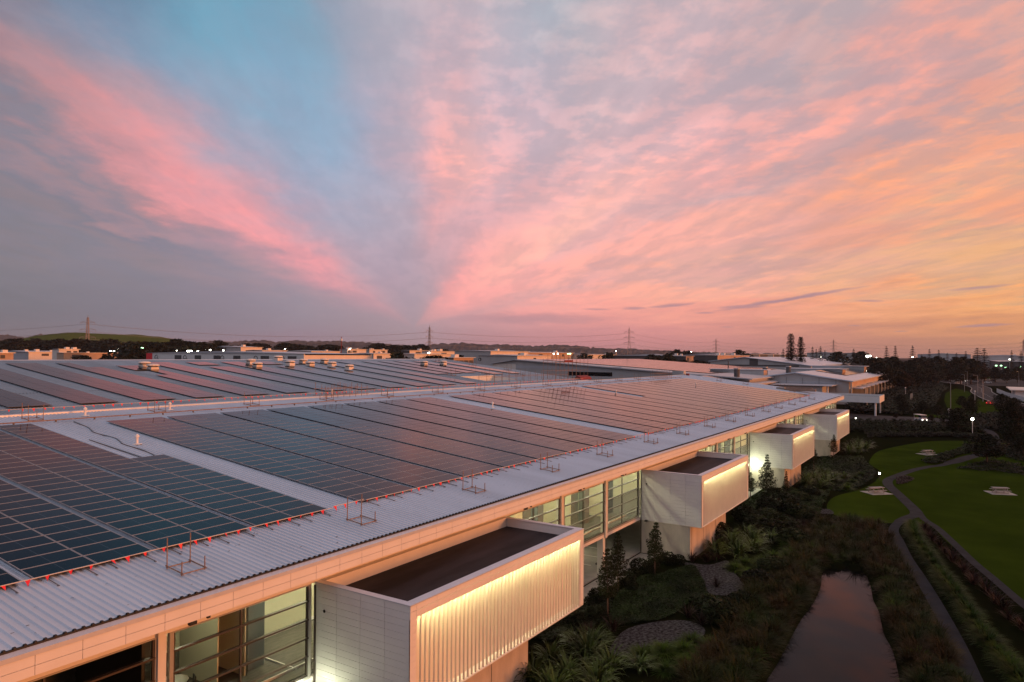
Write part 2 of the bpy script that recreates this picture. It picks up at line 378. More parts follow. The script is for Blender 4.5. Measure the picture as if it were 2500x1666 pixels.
def glow(name, c, k):
    m = bpy.data.materials.new(name); m.use_nodes = True; b = m.node_tree.nodes['Principled BSDF']
    b.inputs['Base Color'].default_value = (*c[:3], 1); b.inputs['Emission Color'].default_value = (*c[:3], 1); b.inputs['Emission Strength'].default_value = k
    return m
def leafmat(name, c, c2, scale=0.4, rough=0.55):
    """leaves: two leaf colours in clumps, plus a slightly different tint per plant"""
    m = bpy.data.materials.new(name); m.use_nodes = True; t = m.node_tree; b = t.nodes['Principled BSDF']
    b.inputs['Roughness'].default_value = rough; b.inputs['Specular IOR Level'].default_value = 0.10
    tc_ = t.nodes.new('ShaderNodeTexCoord'); oi = t.nodes.new('ShaderNodeObjectInfo')
    ad = t.nodes.new('ShaderNodeVectorMath'); ad.operation = 'ADD'; t.links.new(tc_.outputs['Object'], ad.inputs[0]); t.links.new(oi.outputs['Location'], ad.inputs[1])
    nz = t.nodes.new('ShaderNodeTexNoise'); nz.inputs['Scale'].default_value = scale; nz.inputs['Detail'].default_value = 5; t.links.new(ad.outputs[0], nz.inputs['Vector'])
    rp = t.nodes.new('ShaderNodeValToRGB'); rp.color_ramp.elements[0].position = 0.38; rp.color_ramp.elements[1].position = 0.62
    rp.color_ramp.elements[0].color = (*c2[:3], 1); rp.color_ramp.elements[1].color = (*c[:3], 1); t.links.new(nz.outputs['Fac'], rp.inputs[0])
    hs = t.nodes.new('ShaderNodeHueSaturation'); mr = t.nodes.new('ShaderNodeMapRange'); mr.inputs[3].default_value = 0.75; mr.inputs[4].default_value = 1.25
    t.links.new(oi.outputs['Random'], mr.inputs[0]); t.links.new(mr.outputs[0], hs.inputs['Value']); t.links.new(rp.outputs[0], hs.inputs['Color'])
    t.links.new(hs.outputs[0], b.inputs['Base Color'])
    return m
def glassmat(name, tint=(0.88,0.90,0.86), refl=1.0):
    m = bpy.data.materials.new(name); m.use_nodes = True; t = m.node_tree; t.nodes.clear()
    o = t.nodes.new('ShaderNodeOutputMaterial'); mx = t.nodes.new('ShaderNodeMixShader')
    tr = t.nodes.new('ShaderNodeBsdfTransparent'); tr.inputs[0].default_value = (*tint, 1)
    gl = t.nodes.new('ShaderNodeBsdfGlossy'); gl.inputs['Roughness'].default_value = 0.02
    fr = t.nodes.new('ShaderNodeFresnel'); fr.inputs[0].default_value = 1.5
    t.links.new(fr.outputs[0], mx.inputs[0]); t.links.new(tr.outputs[0], mx.inputs[1]); t.links.new(gl.outputs[0], mx.inputs[2]); t.links.new(mx.outputs[0], o.inputs[0])
    return m
def solarmat(name, borders):
    """glass over dark cells; UV 0..1 per panel gives the busbar and half-cut lines (and the frame on distant panels)"""
    m = bpy.data.materials.new(name); m.use_nodes = True; t = m.node_tree; b = t.nodes['Principled BSDF']
    uv = t.nodes.new('ShaderNodeUVMap'); s_ = t.nodes.new('ShaderNodeSeparateXYZ'); t.links.new(uv.outputs[0], s_.inputs[0])
    def M(op, a, b_=None):
        n = t.nodes.new('ShaderNodeMath'); n.operation = op
        for i, q in enumerate((a, b_)):
            if q is None: continue
            if isinstance(q, (int, float)): n.inputs[i].default_value = q
            else: t.links.new(q, n.inputs[i])
        return n.outputs[0]
    u, w = s_.outputs[0], s_.outputs[1]
    mid = M('LESS_THAN', M('ABSOLUTE', M('SUBTRACT', u, 0.5)), 0.006)
    cell = M('LESS_THAN', M('FRACT', M('MULTIPLY', w, 6.0)), 0.02)
    cell2 = M('LESS_THAN', M('FRACT', M('MULTIPLY', u, 20.0)), 0.02)
    fac = M('MAXIMUM', M('MULTIPLY', mid, 0.55), M('MULTIPLY', M('MAXIMUM', cell, cell2), 0.06))
    oi = t.nodes.new('ShaderNodeObjectInfo')
    m1 = t.nodes.new('ShaderNodeMix'); m1.data_type = 'RGBA'; t.links.new(fac, m1.inputs[0])
    m1.inputs[6].default_value = (0.003, 0.006, 0.012, 1); m1.inputs[7].default_value = (0.07, 0.10, 0.13, 1)
    out = m1.outputs[2]; b.inputs['Roughness'].default_value = 0.07; b.inputs['IOR'].default_value = 1.38
    b.inputs['Specular IOR Level'].default_value = 0.12
    if borders:
        du = M('MINIMUM', u, M('SUBTRACT', 1.0, u)); dw = M('MINIMUM', w, M('SUBTRACT', 1.0, w))
        edge = M('MAXIMUM', M('LESS_THAN', du, 0.010), M('LESS_THAN', dw, 0.026))
        m2 = t.nodes.new('ShaderNodeMix'); m2.data_type = 'RGBA'; t.links.new(edge, m2.inputs[0])
        t.links.new(out, m2.inputs[6]); m2.inputs[7].default_value = (0.08, 0.085, 0.09, 1); out = m2.outputs[2]
        rr = M('ADD', M('MULTIPLY', edge, 0.3), 0.07); t.links.new(rr, b.inputs['Roughness'])
    t.links.new(out, b.inputs['Base Color'])
    return m
M_ = {}
M_['roof'] = mat('ribbed_roof_steel', (0.55,0.62,0.70), 0.36, 0.0, 0.10, 0.35, stretch=(1,0.12,1))
M_['roof_old'] = mat('weathered_roof_steel', (0.34,0.39,0.43), 0.5, 0.0, 0.18, 0.25, stretch=(1,0.10,1))
M_['white'] = mat('white_cladding', (0.76,0.74,0.71), 0.5, 0.0, 0.03, 0.8)
M_['cream'] = mat('cream_cladding', (0.72,0.68,0.61), 0.55, 0.0, 0.04, 0.8)
M_['joint'] = mat('shadow_joint', (0.10,0.09,0.08), 0.8)
M_['gutter'] = mat('pale_gutter_steel', (0.60,0.62,0.66), 0.35, 0.2, 0.04, 2)
M_['railgrey'] = mat('grey_rail', (0.16,0.16,0.165), 0.5, 0.3)
M_['black'] = mat('black_rubber', (0.012,0.012,0.012), 0.6)
M_['alu'] = mat('grey_aluminium', (0.42,0.41,0.38), 0.4, 0.5, 0.05, 2)
M_['dark_alu'] = mat('bronze_aluminium', (0.07,0.055,0.045), 0.45, 0.4)
M_['concrete'] = mat('precast_concrete', (0.50,0.44,0.37), 0.85, 0, 0.16, 0.9, 0.25, 30, stretch=(1,1,0.35))
M_['slab'] = mat('concrete_slab', (0.36,0.35,0.32), 0.85, 0, 0.15, 0.6)
M_['membrane'] = mat('flat_roof_membrane', (0.044,0.036,0.040), 0.6, 0, 0.0, 0.45, c2=(0.006,0.005,0.006), stretch=(0.22,1.1,1), spec=0.12)
M_['galv'] = mat('galvanised_steel', (0.40,0.41,0.42), 0.4, 0.6, 0.08, 3)
M_['rust'] = mat('rusty_scaffold_tube', (0.34,0.25,0.20), 0.65, 0.2, 0.0, 6, c2=(0.20,0.10,0.06))
M_['red'] = mat('red_bunting_plastic', (0.86,0.025,0.035), 0.5)
M_['redsheet'] = mat('red_tarpaulin', (0.20,0.018,0.018), 0.7, 0, 0.3, 1)
M_['rope'] = mat('pale_rope', (0.62,0.55,0.47), 0.8)
M_['glass'] = glassmat('window_glass')
M_['led'] = glow('warm_light_strip', (1.0,0.93,0.44), 105.0)
M_['ceil_light'] = glow('office_ceiling_light', (1.0,0.94,0.62), 48.0)
M_['bulb'] = glow('floodlight_lens', (1.0,0.98,0.80), 60.0)
M_['spot'] = glow('far_lamp_lens', (1.0,0.97,0.80), 30.0)
M_['greenlight'] = glow('green_lamp_lens', (0.45,1.0,0.50), 7.0)
M_['inwall'] = mat('cream_inner_wall', (0.70,0.66,0.48), 0.7)
M_['carpet'] = mat('plank_carpet', (0.12,0.105,0.09), 0.85, 0, 0, 3.0, c2=(0.06,0.055,0.045), stretch=(0.6,3,1))
M_['greywall'] = mat('grey_inner_panel', (0.16,0.18,0.18), 0.7)
M_['darkroom'] = mat('unlit_room_shade', (0.05,0.05,0.045), 0.8)  # shade of the unlit near office, put into the colour
M_['solar'] = solarmat('solar_glass', False); M_['solar_far'] = solarmat('solar_glass_framed', True)
M_['pframe'] = mat('panel_frame_aluminium', (0.33,0.33,0.34), 0.6, 0.0, spec=0.2)
M_['asphalt'] = mat('asphalt', (0.050,0.048,0.049), 0.85, 0, 0.2, 0.5, spec=0.1)
M_['path'] = mat('path_concrete', (0.034,0.035,0.039), 0.85, 0, 0.2, 0.8, spec=0.05)
M_['soil'] = mat('garden_soil', (0.010,0.010,0.004), 0.95, 0, 0, 0.25, 0.4, 4, c2=(0.006,0.009,0.003), spec=0.0)
M_['lawn'] = mat('lawn_grass', (0.036,0.058,0.006), 0.9, 0, 0, 0.14, 0.8, 18, c2=(0.023,0.039,0.004), spec=0.0)
M_['gravel'] = mat('grey_gravel', (0.095,0.088,0.092), 0.9, 0, 0, 5.0, 1.0, 7, c2=(0.010,0.009,0.009), spec=0.0)
M_['grass'] = leafmat('sedge_blades', (0.018,0.032,0.004), (0.040,0.024,0.005), 0.40)
M_['bright_sedge'] = leafmat('bright_sedge', (0.040,0.070,0.005), (0.020,0.040,0.003), 0.35)
M_['flax'] = leafmat('flax_blades', (0.055,0.085,0.022), (0.016,0.028,0.007), 1.0, 0.35)
M_['bronze_flax'] = leafmat('bronze_flax_blades', (0.038,0.020,0.017), (0.018,0.009,0.007), 1.2, 0.45)
M_['leaf'] = leafmat('garden_leaves', (0.026,0.036,0.012), (0.012,0.017,0.006), 0.9)
M_['dark_leaf'] = leafmat('dark_leaves', (0.012,0.017,0.006), (0.005,0.008,0.003), 0.5)
M_['far_leaf'] = leafmat('far_tree_leaves', (0.022,0.026,0.013), (0.012,0.014,0.008), 0.15)
M_['autumn_leaf'] = leafmat('autumn_leaves', (0.036,0.020,0.008), (0.018,0.012,0.006), 0.2)
M_['mat_leaf'] = leafmat('ground_cover_leaves', (0.014,0.028,0.004), (0.006,0.013,0.002), 0.5)
M_['bark'] = mat('bark', (0.11,0.08,0.06), 0.9, 0, 0.25, 5)
M_['wood'] = mat('weathered_timber', (0.30,0.27,0.25), 0.8, 0, 0.15, 3)
M_['grass_hill'] = mat('hill_grass', (0.100,0.120,0.022), 0.95, 0, 0, 0.012, c2=(0.070,0.090,0.018), spec=0.0)
M_['far_hill'] = mat('wooded_hill', (0.11,0.10,0.10), 0.95, 0, 0, 0.010, c2=(0.03,0.032,0.032), spec=0.0)
M_['grey_shed'] = mat('grey_shed_cladding', (0.44,0.43,0.42), 0.6, 0, 0.05, 0.2)
M_['pale_shed'] = mat('pale_shed_cladding', (0.78,0.70,0.62), 0.6, 0, 0.06, 0.2)
M_['tan_shed'] = mat('tan_shed_cladding', (0.52,0.36,0.25), 0.7, 0, 0.08, 0.2)
M_['dark_shed'] = mat('dark_shed_cladding', (0.075,0.072,0.072), 0.7, 0, 0.1, 0.2)
M_['shed_roof'] = mat('shed_roof_steel', (0.46,0.46,0.48), 0.5, 0, 0.08, 0.1)
M_['brown_roof'] = mat('tiled_roof', (0.085,0.075,0.072), 0.8, 0, 0.1, 0.3)
M_['pylon'] = mat('pylon_steel', (0.30,0.26,0.24), 0.6, 0.2)
M_['tyre'] = mat('tyre_rubber', (0.015,0.015,0.016), 0.7)
M_['car_white'] = mat('white_car_paint', (0.62,0.62,0.62), 0.25); M_['car_silver'] = mat('silver_car_paint', (0.34,0.35,0.36), 0.25, 0.4)
M_['car_red'] = mat('red_car_paint', (0.30,0.02,0.02), 0.25); M_['car_dark'] = mat('dark_car_paint', (0.03,0.03,0.035), 0.25)
M_['carglass'] = mat('car_glass', (0.01,0.012,0.014), 0.05)
M_['headlamp'] = glow('headlamp', (1.0,0.95,0.80), 8.0); M_['taillamp'] = glow('tail_lamp', (1.0,0.05,0.03), 3.0)
mw = bpy.data.materials.new('pond_water'); mw.use_nodes = True; _b = mw.node_tree.nodes['Principled BSDF']
_b.inputs['Base Color'].default_value = (0.006,0.006,0.005,1); _b.inputs['Roughness'].default_value = 0.012; _b.inputs['IOR'].default_value = 1.13
M_['water'] = mw

# ================================================================== THE WAREHOUSE
EY, EZ, SL = 24.0, 9.14, 0.11                    # eave line and roof pitch (rise per metre)
def RZ(y): return EZ + SL*(y-EY)
FY = 25.35                                       # facade plane
XL, XR = -60.0, 180.0
RIDGE = 95.6
PODS = [(22.85,38.77),(61.57,77.30),(100.27,116.16),(138.74,154.50)]

def corrugated(mb, x0, x1, y0, y1, pitch=0.285, h=0.055, zf=RZ, lift=0.0):
    n = int(round((x1-x0)/pitch)); xs = []
    for i in range(n):
        a = x0 + (x1-x0)*i/n; p = (x1-x0)/n
        xs += [(a, 0), (a+p*0.52, 0), (a+p*0.64, h), (a+p*0.88, h)]
    xs.append((x1, 0)); b = len(mb.v)
    for (x, dz) in xs:
        mb.v.append((x, y0, zf(y0)+dz+lift)); mb.v.append((x, y1, zf(y1)+dz+lift))
    for i in range(len(xs)-1):
        k = b+2*i; mb.f.append((k, k+2, k+3, k+1))

wh = thing('warehouse', 'huge warehouse with pale ribbed roof carrying the solar panels', 'warehouse')
mb = MB(); corrugated(mb, XL, XR, 24.22, 60.7); ob('lower_roof', mb, M_['roof'], wh, fix=False)
mb = MB()
WX0, WX1, WY0, WY1 = 95.1, 105.0, 66.1, 71.3
corrugated(mb, XL, 122.0, 60.95, WY0); corrugated(mb, XL, WX0, WY0, WY1); corrugated(mb, WX1, 122.0, WY0, WY1); corrugated(mb, XL, 122.0, WY1, RIDGE)
ob('upper_roof', mb, M_['roof_old'], wh, fix=False)
mb = MB(); mb.quad((XL,RIDGE,RZ(RIDGE)),(122,RIDGE,RZ(RIDGE)),(122,168,RZ(RIDGE)-7.9),(XL,168,RZ(RIDGE)-7.9)); ob('rear_roof', mb, M_['roof_old'], wh)
mb = MB()
mb.prism([(60.70,RZ(60.7)+0.005),(60.95,RZ(60.95)+0.005),(60.95,RZ(60.95)+0.17),(60.70,RZ(60.7)+0.15)], 'x', XL, 121.9)
mb.prism([(RIDGE-0.3,RZ(RIDGE)+0.02),(RIDGE+0.3,RZ(RIDGE)+0.0),(RIDGE,RZ(RIDGE)+0.12)], 'x', XL, 122)
mb.prism([(60.70,RZ(60.7)+0.005),(61.0,RZ(60.7)-0.3),(61.0,RZ(60.7)+0.05),(60.70,RZ(60.7)+0.12)], 'x', 121.95, XR)
ob('roof_flashing', mb, M_['gutter'], wh)
# roof well near the far end
mb = MB(); zb = RZ(WY0)-1.6
mb.quad((WX0,WY1,zb),(WX1,WY1,zb),(WX1,WY1,RZ(WY1)+.06),(WX0,WY1,RZ(WY1)+.06)); mb.quad((WX1,WY0,zb),(WX1,WY1,zb),(WX1,WY1,RZ(WY1)+.06),(WX1,WY0,RZ(WY0)+.06))
mb.quad((WX0,WY0,zb),(WX0,WY1,zb),(WX0,WY1,RZ(WY1)+.06),(WX0,WY0,RZ(WY0)+.06)); mb.quad((WX0,WY0,zb),(WX1,WY0,zb),(WX1,WY0,RZ(WY0)+.06),(WX0,WY0,RZ(WY0)+.06))
mb.quad((WX0,WY0,zb),(WX1,WY0,zb),(WX1,WY1,zb),(WX0,WY1,zb)); ob('roof_well', mb, M_['cream'], wh)
# eave: black closure strip with rib bumps, pale gutter, panelled fascia, soffit
mb = MB(); mb.box((XL,24.13,EZ-0.06),(XR,24.215,EZ+0.03))
n = int((XR-XL)/0.285)
for i in range(n):
    x = XL + i*0.285 + 0.285*0.76
    if x > 8 and x < 175: mb.box((x-0.035,24.11,EZ+0.03),(x+0.035,24.20,EZ+0.085))
ob('eave_closure', mb, M_['black'], wh)
mb = MB(); mb.prism([(23.90,EZ-0.10),(24.128,EZ-0.03),(24.128,EZ-0.25),(23.90,EZ-0.25)], 'x', XL, XR+0.1); ob('gutter', mb, M_['gutter'], wh)
mb = MB(); mb.box((XL,23.94,8.90),(XR,24.10,EZ-0.255))
x = 10.51 - 1.386*60
while x < XR-0.1:
    a, b = x+0.008, min(x+1.386-0.008, XR)
    if b > XL: mb.box((a,23.92,8.27),(b,24.05,8.561)); mb.box((a,23.92,8.575),(b,24.05,8.885))
    x += 1.386
mb.box((XR-0.02,24.06,8.27),(XR+0.06,25.3,9.0))
ob('fascia', mb, M_['white'], wh)
mb = MB(); mb.box((XL,24.05,8.30),(XR-0.03,24.09,8.88)); ob('fascia_backing', mb, M_['joint'], wh)
mb = MB(); mb.box((XL,24.09,8.28),(XR-0.03,FY+6,8.36)); ob('soffit', mb, M_['cream'], wh)
# facade wall between the bays, first floor slab and spandrel
mb = MB(); mb.box((XL,FY,7.56),(XR-0.1,FY+0.2,8.28))
ob('wall_head', mb, M_['cream'], wh)
mb = MB(); mb.box((XL,FY+0.0,3.02),(XR-0.1,FY+0.28,3.30)); ob('spandrel', mb, M_['white'], wh)
mb = MB(); mb.box((XL,FY+0.281,3.05),(XR-0.1,FY+18,3.42)); ob('floor_slab', mb, M_['slab'], wh)
mb = MB(); mb.box((XL,FY+0.25,3.421),(XR-0.1,FY+12,3.45)); ob('office_floor', mb, M_['carpet'], wh)
mb = MB(); mb.box((XL,FY+17.9,0),(XR-0.1,FY+18.1,9.0)); mb.box((XR-0.3,FY+0.3,0),(XR-0.1,61,8.3))
mb.prism([(25.6,8.3),(60.6,8.3),(60.6,12.9)], 'x', XR-0.3, XR-0.1); ob('end_wall', mb, M_['white'], wh)
# bays: columns, windows
bays = []
for k in range(-1, 5):
    base = 38.70 + 38.62*(k-1)
    for j in range(3): bays.append((base+0.10+j*7.62, base+0.10+(j+1)*7.62-(0.35 if j == 2 else 0.0)))
bays = [b for b in bays if b[0] > -9 and b[1] < XR]
WZ0, WZ1 = 3.44, 7.52
TR = [4.34, 5.17, 6.0, 6.83]
wroot = None
def window_mesh(w):
    fr = MB(); t = 0.16
    fr.box((0,-0.06,WZ0-0.14),(w,0.10,WZ0)); fr.box((0,-0.06,WZ1),(w,0.10,WZ1+0.04)); fr.box((0,-0.06,WZ0),(t,0.10,WZ1)); fr.box((w-t,-0.06,WZ0),(w,0.10,WZ1))
    tr = MB()
    tr.box((t,-0.02,WZ0),(t+0.07,0.06,WZ1)); tr.box((w-t-0.07,-0.02,WZ0),(w-t,0.06,WZ1)); mx = w*0.46
    tr.box((mx-0.035,-0.02,WZ0),(mx+0.035,0.06,WZ1)); tr.box((t,-0.02,WZ0),(w-t,0.06,WZ0+0.06))
    for z in TR: tr.box((t,-0.09,z-0.035),(w-t,0.08,z+0.035))
    gl = MB(); gl.quad((t,0.03,WZ0),(w-t,0.03,WZ0),(w-t,0.03,WZ1),(t,0.03,WZ1))
    return fr, tr, gl
for i, (a, b) in enumerate(bays):
    ca, cb = a+0.02, a+0.62
    if abs(min(abs(a-p[1]) for p in PODS)) > 1.0:
        cc = MB(); cc.box((a-0.22,FY-0.16,3.0),(a+0.10,FY+0.30,8.27)); cc.box((a-0.29,FY+0.05,0),(a+0.11,FY+0.6,3.0)); ob('column', cc, M_['cream'], wh)
    w = b-a-0.42
    fr, tr, gl = window_mesh(w)
    wn = ob('window', fr, M_['alu'], wh); wn.location = (a+0.30, FY, 0)
    g_ = ob('pane', gl, M_['glass'], wn); ob('transom', tr, M_['dark_alu'], wn)
# rooms behind the glass: one deep office floor, cream and grey wall panels, an unlit office at the near end
RY = 30.45
mb = MB(); mb.box((XL,RY,3.45),(14.9,RY+0.12,8.27)); mb.box((15.1,RY+2.5,3.45),(22.4,RY+2.6,8.27)); mb.box((22.4,RY,3.45),(XR-0.4,RY+0.12,8.27)); mb.box((22.4,RY+.12,3.45),(22.5,RY+2.5,8.27)); ob('back_wall', mb, M_['inwall'], wh)
mb = MB(); mb.box((XL,RY-0.04,3.46),(14.88,RY-0.01,8.2)); mb.box((14.86,FY+0.33,3.46),(14.98,RY+2.6,8.27)); mb.box((XL,FY+0.35,3.452),(14.85,RY-0.05,3.458)); mb.box((15.12,RY+2.44,3.46),(20.2,RY+2.48,6.4)); ob('painted_room_shade', mb, M_['darkroom'], wh)  # gloom of the unlit rooms painted on as dark wall and floor sheets
mb = MB()
for x in (33.0, 40.2, 45.2, 49.2, 57.6, 63.5, 79.5, 84.6, 91.5, 96.2, 102.6, 118.5, 124.0, 131.5, 136.0, 157.5, 163.0, 171.0): mb.box((x,RY-0.06,3.46),(x+1.7,RY-0.01,8.2)); 
for x in (21.2, 36.5, 47.4, 55.4, 60.4, 82.5, 94.0, 99.5, 127.0, 134.0): mb.box((x,FY+2.6,3.46),(x+0.9,FY+3.2,8.2))
ob('grey_wall_panel', mb, M_['greywall'], wh)
mb = MB()
for x in (19.4, 20.8, 52.2, 58.9, 90.2, 128.9): mb.box((x,FY+2.3,3.46),(x+0.05,RY,8.2))
ob('partition', mb, M_['inwall'], wh)
cl = MB(); x = 22.9
while x < XR-3:
    for y in (FY+1.5, FY+3.7): cl.box((x-0.6,y-0.16,8.24),(x+0.6,y+0.16,8.275))
    x += 2.75
cl.box((16.6,FY+2.2,8.24),(17.8,FY+2.5,8.275)); ob('ceiling_light', cl, M_['ceil_light'], wh)
mb = MB(); mb.box((22.50,FY+0.9,3.452),(22.57,RY-0.02,3.52)); mb.box((22.6,RY-0.03,3.46),(XR-1,RY-0.005,3.62)); mb.box((16.4,FY+0.95,3.452),(XR-1,FY+1.02,3.56)); ob('skirting', mb, M_['white'], wh)
# open car park under the offices
mb = MB(); mb.box((XL,FY+0.1,0.0),(XR,FY+18,0.06)); ob('parking_floor', mb, M_['slab'], wh)
mb = MB(); pl = MB(); ws = MB()
for (a, b) in bays:
    for y in (FY+5.5, FY+11.5): pl.box((a+2.2,y-0.08,2.98),(a+4.2,y+0.08,3.045))
    for x in (a+1.2, a+3.8, a+6.4): mb.box((x-0.06,FY+1.9,0.061),(x+0.06,FY+6.6,0.066)); 
    for x in (a+2.5, a+5.1): ws.box((x-0.85,FY+1.5,0.061),(x+0.85,FY+1.68,0.19))
ob('parking_line', mb, M_['white'], wh); ob('parking_light', pl, M_['ceil_light'], wh); ob('wheel_stop', ws, M_['black'], wh)
mb = MB(); mb.box((XL,FY+0.05,0.0),(XR,FY+1.35,0.10)); ob('parking_kerb', mb, M_['slab'], wh)
# downpipe beside each wing and small cameras under the eave
mb = MB()
for p in PODS: mb.tube([(p[0]-0.12,FY-0.12,0.1),(p[0]-0.12,FY-0.12,7.5)], 0.05, 8)
ob('downpipe', mb, M_['dark_alu'], wh)
mb = MB()
for (a, b) in bays:
    if a > 5: mb.cbox((a+0.35,23.98,8.20),(0.28,0.16,0.12)); mb.cbox((a+1.0,23.98,8.22),(0.12,0.1,0.08))
ob('eave_bracket', mb, M_['black'], wh)

# ------------------------------------------------------------------ the four projecting wings
WING = ['nearest white boxy wing with glowing finned front, beside the pond','second white boxy wing along the facade, flax bushes at its concrete base',
        'third white boxy wing along the facade, its side wall washed by a floodlight','farthest and smallest-looking white boxy wing at the end of the facade']
def wing(i, x0, x1):
    w = thing('building_wing', WING[i], 'building wing', (x0, 0, 0), 0, 'white boxy wings on the warehouse front')
    L = x1-x0; y0, y1, zb, zt = 19.616, FY-0.01, 3.0, 7.60
    # parapet cap
    c = MB(); t = 0.34
    c.box((-0.02,y0-0.02,zt-0.05),(L+0.02,y0+0.45,zt)); c.box((-0.02,y0+0.45,zt-0.05),(t,y1,zt)); c.box((L-t,y0+0.45,zt-0.05),(L+0.02,y1,zt)); ob('parapet_cap', c, M_['gutter'], w)
    c = MB(); c.box((0.05,y0+0.05,7.02),(t-0.04,y1,zt-0.05)); c.box((L-t+0.04,y0+0.05,7.02),(L-0.05,y1,zt-0.05)); c.box((0.05,y0+0.41,7.02),(L-0.05,y0+0.44,zt-0.05)); ob('parapet', c, M_['white'], w)
    c = MB(); c.box((t-0.05,y0+0.44,7.0),(L-t+0.05,FY+0.0,7.06)); ob('flat_roof', c, M_['membrane'], w)
    c = MB(); c.box((t,FY-0.35,7.06),(L-t,FY-0.02,7.62)); ob('roof_upstand', c, M_['cream'], w)
    # side cladding in courses of boards (near side and far side)
    for xs, nm in ((0.0, 'side_cladding'), (L, 'far_side_cladding')):
        c = MB(); sgn = -1 if xs == 0 else 1
        ys = [y0, y0+1.44, y0+2.88, y0+4.34, y1]; zz = zt-0.05
        while zz > zb+0.05:
            zl = max(zb+0.06, zz-0.30)
            for a, b in zip(ys, ys[1:]):
                X = sorted((xs, xs+sgn*-0.06)); c.box((X[0],a+0.008,zl+0.008),(X[1],b-0.008,zz-0.004))
            zz -= 0.30
        ob(nm, c, M_['white'], w)
    c = MB(); c.box((0.055,y0+0.06,zb+0.05),(0.10,y1,zt-0.06)); c.box((L-0.10,y0+0.06,zb+0.05),(L-0.055,y1,zt-0.06)); ob('cladding_backing', c, M_['joint'], w)
    c = MB(); c.box((-0.015,y0,zb),(0.16,y1,zb+0.05)); c.box((0.16,y0,zb),(L,y1,zb+0.04)); ob('underside', c, M_['cream'], w)
    # front frame: panelled head band, side jambs
    c = MB(); x = 0.41
    c.box((0.0,y0,zb+0.05),(0.40,y0+0.30,7.0)) if False else None
    for z0, z1 in ((7.0,7.29),(7.305,7.545)):
        xx = 0.0; nxt = [0.40]+[0.40+1.38*k for k in range(1, 11)]+[L]
        for b in nxt:
            if b > L: b = L
            if b-xx > 0.03: c.box((xx+0.006,y0,z0),(b-0.006,y0+0.055,z1))
            xx = b
    zz = 7.0
    while zz > zb+0.05:
        zl = max(zb, zz-0.30)
        c.box((0.0,y0,zl+0.005),(0.40,y0+0.055,zz-0.005)); c.box((L-0.40,y0,zl+0.005),(L,y0+0.055,zz-0.005)); zz -= 0.30
    ob('front_frame', c, M_['white'], w)
    c = MB(); c.box((0.06,y0+0.056,zb+0.05),(0.43,y0+0.57,6.995)); c.box((L-0.43,y0+0.056,zb+0.05),(L-0.06,y0+0.57,6.995)); c.box((0.06,y0+0.056,7.44),(L-0.06,y0+0.40,7.54)); c.box((0.06,y0+0.056,7.0),(0.43,y0+0.40,7.43)); c.box((L-0.43,y0+0.056,7.0),(L-0.06,y0+0.40,7.43)); ob('frame_backing', c, M_['cream'], w)
    c = MB(); c.box((0.43,y0+0.52,zb+0.06),(L-0.43,y0+0.56,6.99)); c.box((0.43,y0+0.385,7.065),(L-0.43,y0+0.405,7.43)); ob('screen_back', c, M_['cream'], w)
    # vertical fins
    c = MB(); n = int(round((L-0.9)/0.313))
    for k in range(n+1):
        x = 0.45+(L-0.9)*k/n; c.box((x-0.022,y0+0.03,zb+0.06),(x+0.022,y0+0.12,6.995))
    f = ob('screen_fins', c, M_['cream'], w)
    c = MB(); c.box((0.42,y0+0.03,zb+0.042),(L-0.42,y0+0.52,zb+0.058)); ob('screen_sill', c, M_['white'], w)
    c = MB(); c.box((0.55,y0+0.20,7.22),(L-0.55,y0+0.26,7.25)); ob('light_strip', c, M_['led'], w)
    # concrete base, set back
    c = MB(); bx1 = L-4.7
    c.box((0.06,20.67,0),(bx1,20.87,zb)); c.box((0.06,20.87,0),(0.26,FY,zb)); c.box((bx1-0.2,20.87,0),(bx1,FY,zb))
    ob('concrete_base', c, M_['concrete'], w)
    c = MB()
    for k in (0.42, 3.85, 7.6): c.box((k,20.655,0.02),(k+0.025,20.672,zb-0.02))
    ob('base_joint', c, M_['joint'], w)
    c = MB()
    for k in range(12): a = k*math.pi/6; 
    c.tube([(0.005,24.75,6.35),(-0.012,24.75,6.35)], 0.075, 12); ob('side_outlet', c, M_['black'], w)
    # floodlight in the inner corner
    c = MB(); c.box((-0.30,24.62,2.96),(0.05,24.84,3.08)) ; ob('floodlight', c, M_['black'], w)
    if i in (0, 2):
        e = MB(); e.cbox((-0.42,24.72,2.98),(0.16,0.20,0.10)); ob('floodlight_lens', e, M_['bulb'], w)
        ld = bpy.data.lights.new('floodlight_lamp', 'POINT'); lo = bpy.data.objects.new('floodlight_lamp', ld); link(lo, w)
        lo.location = (-1.25, 24.55, 3.0); ld.energy = 260 if i == 2 else 70; ld.color = (0.93, 1.0, 0.62); ld.shadow_soft_size = 0.10
    return w
WINGS = [wing(i, *p) for i, p in enumerate(PODS)]

# ------------------------------------------------------------------ solar panels on the lower roof
PW, PH, PX, PY = 2.225, 1.055, 2.247, 1.083     # panel size and pitch
ROT = math.atan(SL); CS = math.cos(ROT)
def panel_meshes():
    g = MB(); L, h = PW/2, PH/2/CS*1.0
    g.uv = []
    g.quad((-L,-h,0),(L,-h,0),(L,h,0),(-L,h,0)); g.uv += [(0,0),(1,0),(1,1),(0,1)]
    g.quad((-L,-h,-0.03),(-L,h,-0.03),(L,h,-0.03),(L,-h,-0.03)); g.uv += [(0,0)]*4
    f = MB(); t, z0, z1 = 0.028, -0.030, 0.002
    f.box((-L,-h,z0),(L,-h+t,z1)); f.box((-L,h-t,z0),(L,h,z1)); f.box((-L,-h+t,z0),(-L+t,h-t,z1)); f.box((L-t,-h+t,z0),(L,h-t,z1))
    return g.mesh('solar_panel', M_['solar']), f.mesh('frame', M_['pframe'])
PG, PF = panel_meshes()
